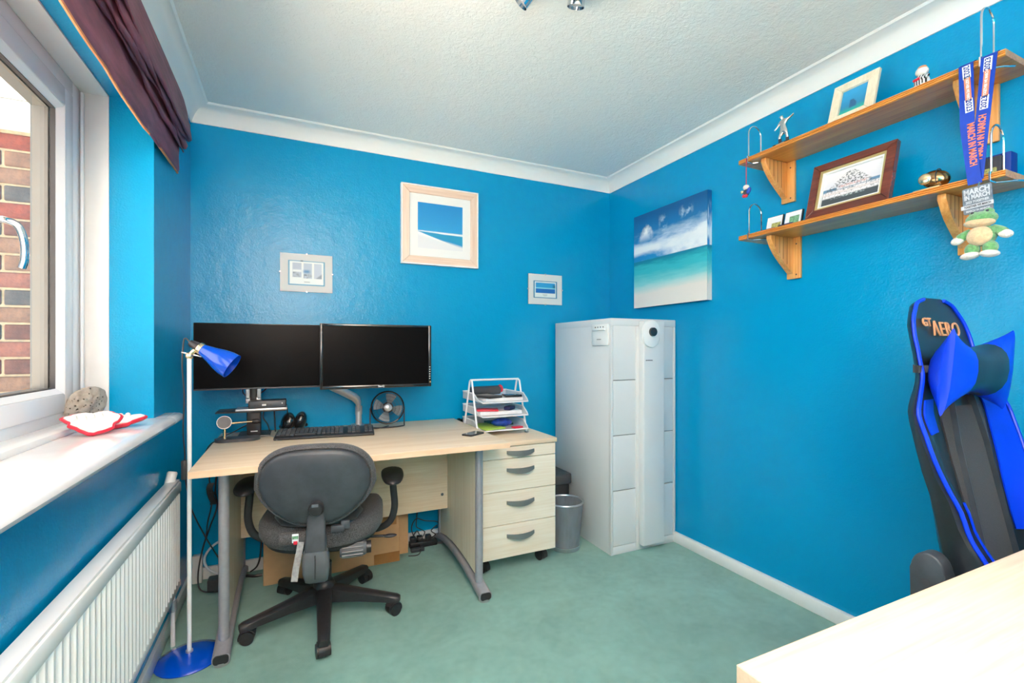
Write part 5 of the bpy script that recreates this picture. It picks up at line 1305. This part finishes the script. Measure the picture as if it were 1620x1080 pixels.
    star_base(g, cx, .345, .27, 20, .13, 'black_pl')
build_gaming_chair()

# ------------------------------------------------------------------ things on the window board
def build_sill_things():
    zt = .897
    def rough(bm, amp, sc, seed):
        for v in bm.verts:
            d = v.co.normalized() if v.co.length else V(0, 0, 1)
            v.co += d * (noise.noise(v.co * sc + V(seed, 0, 0)) * amp + noise.noise(v.co * sc * 2.7 + V(0, seed, 0)) * amp * .4)
    bm = BM(); bmesh.ops.create_icosphere(bm, subdivisions=5, radius=1); bm.transform(Matrix.Diagonal((.022, .070, .058, 1)))
    rough(bm, .012, 22, 3.1)
    for v in bm.verts:      # pitted surface
        for s in (60, 110):
            c = noise.noise(v.co * s)
            if c > .30: v.co -= v.co.normalized() * min(.006, (c - .30) * .022)
    zmin = -.050
    for v in bm.verts: v.co.z = max(v.co.z, zmin)
    bm.transform(Matrix.Translation((-.628, 2.020, zt + .050)) @ Matrix.Rotation(math.radians(-30), 4, 'Z') @ Matrix.Rotation(math.radians(12), 4, 'Y'))
    lo = min(v.co.z for v in bm.verts); bm.transform(Matrix.Translation((0, 0, .9155 - lo)))
    tag(obj('pumice_stone', bm, M['stone'], smooth=60), 'grey pitted lava stone leaning at the end of the window board', 'stone')
    def shell(name, label, loc, rot, w, h, seed):
        s = thing(name, label, 'plaster piece', (loc[0], loc[1], zt))
        bmr = BM(); bmw = BM(); n = 36
        def R_(t): return 1 + .10 * math.sin(3 * t + seed) + .06 * math.sin(7 * t + seed * 2) + .03 * math.sin(13 * t)
        def ring(sc, z):
            return [V(w * sc * R_(t) * math.cos(t), h * sc * R_(t) * math.sin(t), z + .007 * math.sin(2 * t + seed) * sc) for t in (2 * PI * i / n for i in range(n))]
        ring_loft(bmr, [ring(.80, .0), ring(.96, .007), ring(1.0, .013), ring(.97, .0165), ring(.9, .0165), ring(.7, .012), ring(.3, .010)])
        ring_loft(bmw, [ring(.89, .0150), ring(.87, .0195), ring(.76, .0200), ring(.55, .0160), ring(.3, .0175), ring(.05, .0165)])
        m = Matrix.Translation(loc) @ rot
        lo = None
        for b_ in (bmr, bmw):
            b_.transform(m)
        lo = min(v.co.z for v in bmr.verts); 
        for b_ in (bmr, bmw): b_.transform(Matrix.Translation((0, 0, zt - lo)))
        o = obj('painted_rim', bmr, M['red'], s, smooth=60); obj('plaster_face', bmw, M['plaster'], s, smooth=60)
        bm = BM()
        for k in range(4):
            a = m @ V(-.55 * w + k * .30 * w, .15 * h, .018); b = m @ V(-.50 * w + k * .30 * w, .60 * h, .017)
            tube(bm, [a + V(0, 0, zt - lo), a.lerp(b, .5) + V(0, 0, zt - lo + .002), b + V(0, 0, zt - lo)], .0075, 8, scales=[.8, 1, .6])
        obj('moulded_ridges', bm, M['plaster'], o, smooth=60)
    shell('handprint_plaster', 'red-rimmed white plaster piece nearest the camera on the window board', (-.545, 1.785, zt), Matrix.Rotation(math.radians(38), 4, 'Z') @ Matrix.Rotation(math.radians(32), 4, 'X'), .068, .050, 1.0)
    shell('handprint_plaster', 'flatter red-edged plaster piece towards the far end of the window board', (-.510, 1.910, zt), Matrix.Rotation(math.radians(25), 4, 'Z') @ Matrix.Rotation(math.radians(12), 4, 'X'), .062, .050, 2.3)
build_sill_things()

# ------------------------------------------------------------------ ceiling spotlights
def build_spots():
    t = thing('ceiling_spotlights', 'chrome ceiling spotlight bar with swivelling heads', 'ceiling light', (.79, 1.36, ZC))
    bm = BM(); lathe(bm, [(0, 0), (.05, 0), (.05, -.016), (.046, -.022), (0, -.022)][::-1], Matrix.Translation((.79, 1.30, ZC)), 32); obj('ceiling_plate', bm, M['chrome'], t)
    bm = BM(); cyl(bm, (.60, 1.33, ZC - .030), (.99, 1.26, ZC - .030), .009, None, 14); obj('bar', bm, M['chrome'], t)
    for (p, d) in ((V(.705, 1.395, 2.330), V(-.55, .45, -.72)), (V(.868, 1.345, 2.345), V(.02, .35, -1)), (V(.98, 1.20, 2.325), V(.5, -.5, -.8))):
        d = d.normalized(); m = align(p - d * .01, d)
        bm = BM(); lathe(bm, [(0, -.045), (.020, -.045), (.025, -.040), (.027, .0), (.0290, .030), (.0300, .046), (.0280, .046), (.0265, .03), (.022, .01), (0, .008)], m, 28); h = obj('spot_head', bm, M['chrome'], t)
        bm = BM(); lathe(bm, [(0, .028), (.025, .028), (.025, .032), (0, .034)], m, 24); obj('lamp_face', bm, M['lining_w'], h)
        bm = BM(); tube(bm, [p - d * .04, p - d * .055 + V(0, 0, .006), V(p.x, p.y - .05, ZC - .030)], .005, 8, k=3); obj('swivel_arm', bm, M['chrome'], h)
build_spots()

# ------------------------------------------------------------------ cables and adapters
def build_cables():
    def cable(label, pts, r, m='black_pl', k=6, cat='cable', name='cable'):
        bm = BM(); tube(bm, pts, r, 6, k=k); return tag(obj(name, bm, M[m]), label, cat)
    cable('thin black cable curling off the left edge of the desk', [(-.16, 2.62, DZ + .012), (-.26, 2.58, DZ + .004), (-.325, 2.52, DZ + .003), (-.345, 2.44, .712), (-.36, 2.40, .655), (-.352, 2.46, .61), (-.34, 2.60, .60)], .0026)
    cable('black lead knotted in a bundle left of the desk leg', [(-.345, 2.55, .66), (-.350, 2.56, .60), (-.356, 2.57, .54), (-.348, 2.58, .50), (-.345, 2.585, .46), (-.352, 2.58, .40), (-.365, 2.58, .34), (-.372, 2.60, .26)], .003)
    cable('thicker black power lead beside the knotted lead', [(-.325, 2.60, .69), (-.330, 2.60, .58), (-.338, 2.61, .48), (-.332, 2.62, .40), (-.36, 2.62, .31), (-.392, 2.62, .20), (-.405, 2.60, .10), (-.395, 2.585, .035), (-.35, 2.585, .012), (-.30, 2.59, .010)], .0034)
    cable('white hose loop behind the left desk leg', [(-.26, 2.70, .215), (-.345, 2.71, .195), (-.395, 2.72, .135), (-.385, 2.72, .075), (-.33, 2.715, .035), (-.26, 2.71, .025)], .006, 'white_cable', cat='hose', name='white_hose')
    k = thing('cable_knot', 'black cable tied in a small bundle hanging beside the desk', 'cable bundle', (-.348, 2.58, .45))
    for i in range(4):
        bm = BM(); o = .006 * i - .009; tube(bm, [(-.349 + o, 2.575, .525), (-.356 + o, 2.57, .50), (-.349 + o, 2.575, .46), (-.340 + o, 2.58, .43), (-.345 + o, 2.585, .425)], .004, 6, k=4); obj('loop', bm, M['black_pl'], k)
    bm = BM(); cyl(bm, (-.347, 2.577, .470), (-.346, 2.578, .482), .014, None, 12); obj('tie', bm, M['black_pl'], k)
    bm = BM(); box(bm, -.372, -.292, 2.612, 2.672, 0, .055, .006, 3); tag(obj('power_adapter', bm, M['char_pl']), 'dark grey power adapter on the carpet by the left desk leg', 'adapter')
    # cables seen below the screens
    cable('black cable loop behind the slim monitor bracket', [(-.225, 2.625, .965), (-.225, 2.64, .935), (-.205, 2.645, .915), (-.18, 2.645, .913), (-.15, 2.64, .93), (-.11, 2.64, .965)], .003)
    cable('black cable from the docking box down to the desk', [(-.045, 2.60, .885), (-.032, 2.615, .86), (-.030, 2.64, .80), (-.04, 2.66, .735)], .003)
    cable('second black cable hanging from the stand shelf', [(-.09, 2.635, .855), (-.088, 2.65, .80), (-.085, 2.66, .732)], .0032)
    cable('black cable slanting down beside the stand column', [(-.13, 2.65, .86), (-.14, 2.655, .81), (-.12, 2.66, .77), (-.11, 2.665, .73)], .0028)
    cable('grey cable lying along the desk in front of the stand', [(-.30, 2.575, DZ + .004), (-.22, 2.568, DZ + .010), (-.12, 2.555, DZ + .005), (-.085, 2.52, DZ + .003), (-.084, 2.46, DZ + .003), (-.07, 2.42, DZ + .003)], .0022, 'grey_cable')
    cable('black cable rising from desk to behind the charging stand', [(-.32, 2.60, DZ + .004), (-.27, 2.62, DZ + .022), (-.21, 2.65, DZ + .05), (-.16, 2.66, DZ + .07)], .0026)
    cable('black fan lead lying on the desk behind the keyboard', [(.47, 2.62, DZ + .003), (.42, 2.575, DZ + .003), (.385, 2.565, DZ + .003), (.36, 2.60, DZ + .003), (.34, 2.70, DZ + .003)], .0026)
    # extension block and leads under the right of the desk
    e = thing('extension_block', 'black multi-socket extension block on the carpet under the desk', 'extension', (.70, 2.70, 0))
    bm = BM(); box(bm, .605, .765, 2.685, 2.735, 0, .032, .005, 2); obj('block', bm, M['black_pl'], e)
    for x in (.625, .665, .715):
        bm = BM(); box(bm, x - .016, x + .016, 2.690, 2.728, .031, .062, .006, 2); obj('plug', bm, M['black_pl'], e)
    bm = BM(); box(bm, .600, .675, 2.635, 2.662, 0, .020, .003); tag(obj('power_brick', bm, M['char_pl']), 'small black power brick in front of the extension block', 'adapter')
    cable('black lead looping up from the extension block', [(.63, 2.70, .06), (.615, 2.70, .12), (.64, 2.69, .17), (.69, 2.68, .155), (.75, 2.69, .14), (.77, 2.69, .13)], .003)
    cable('black lead coiled on top of the extension block', [(.665, 2.705, .06), (.645, 2.69, .10), (.625, 2.69, .07), (.66, 2.685, .05), (.69, 2.69, .085), (.66, 2.69, .11), (.64, 2.69, .13), (.65, 2.71, .20), (.66, 2.73, .30)], .003)
    cable('black lead running from the extension block towards the right leg', [(.70, 2.70, .06), (.73, 2.69, .05), (.745, 2.66, .075), (.72, 2.66, .10), (.76, 2.68, .12)], .003)
    cable('black lead drooping on the carpet by the cardboard sheet', [(.655, 2.66, .03), (.650, 2.63, .012), (.635, 2.60, .004), (.61, 2.59, .004), (.575, 2.60, .004)], .0026)
    cable('black leads bundled on the carpet left of the flattened box', [(-.20, 2.72, .02), (-.17, 2.70, .05), (-.155, 2.70, .10), (-.15, 2.71, .18)], .004)
    cable('thick black lead lying between desk leg and flattened box', [(-.215, 2.70, .012), (-.18, 2.68, .012), (-.145, 2.68, .012)], .007)
build_cables()
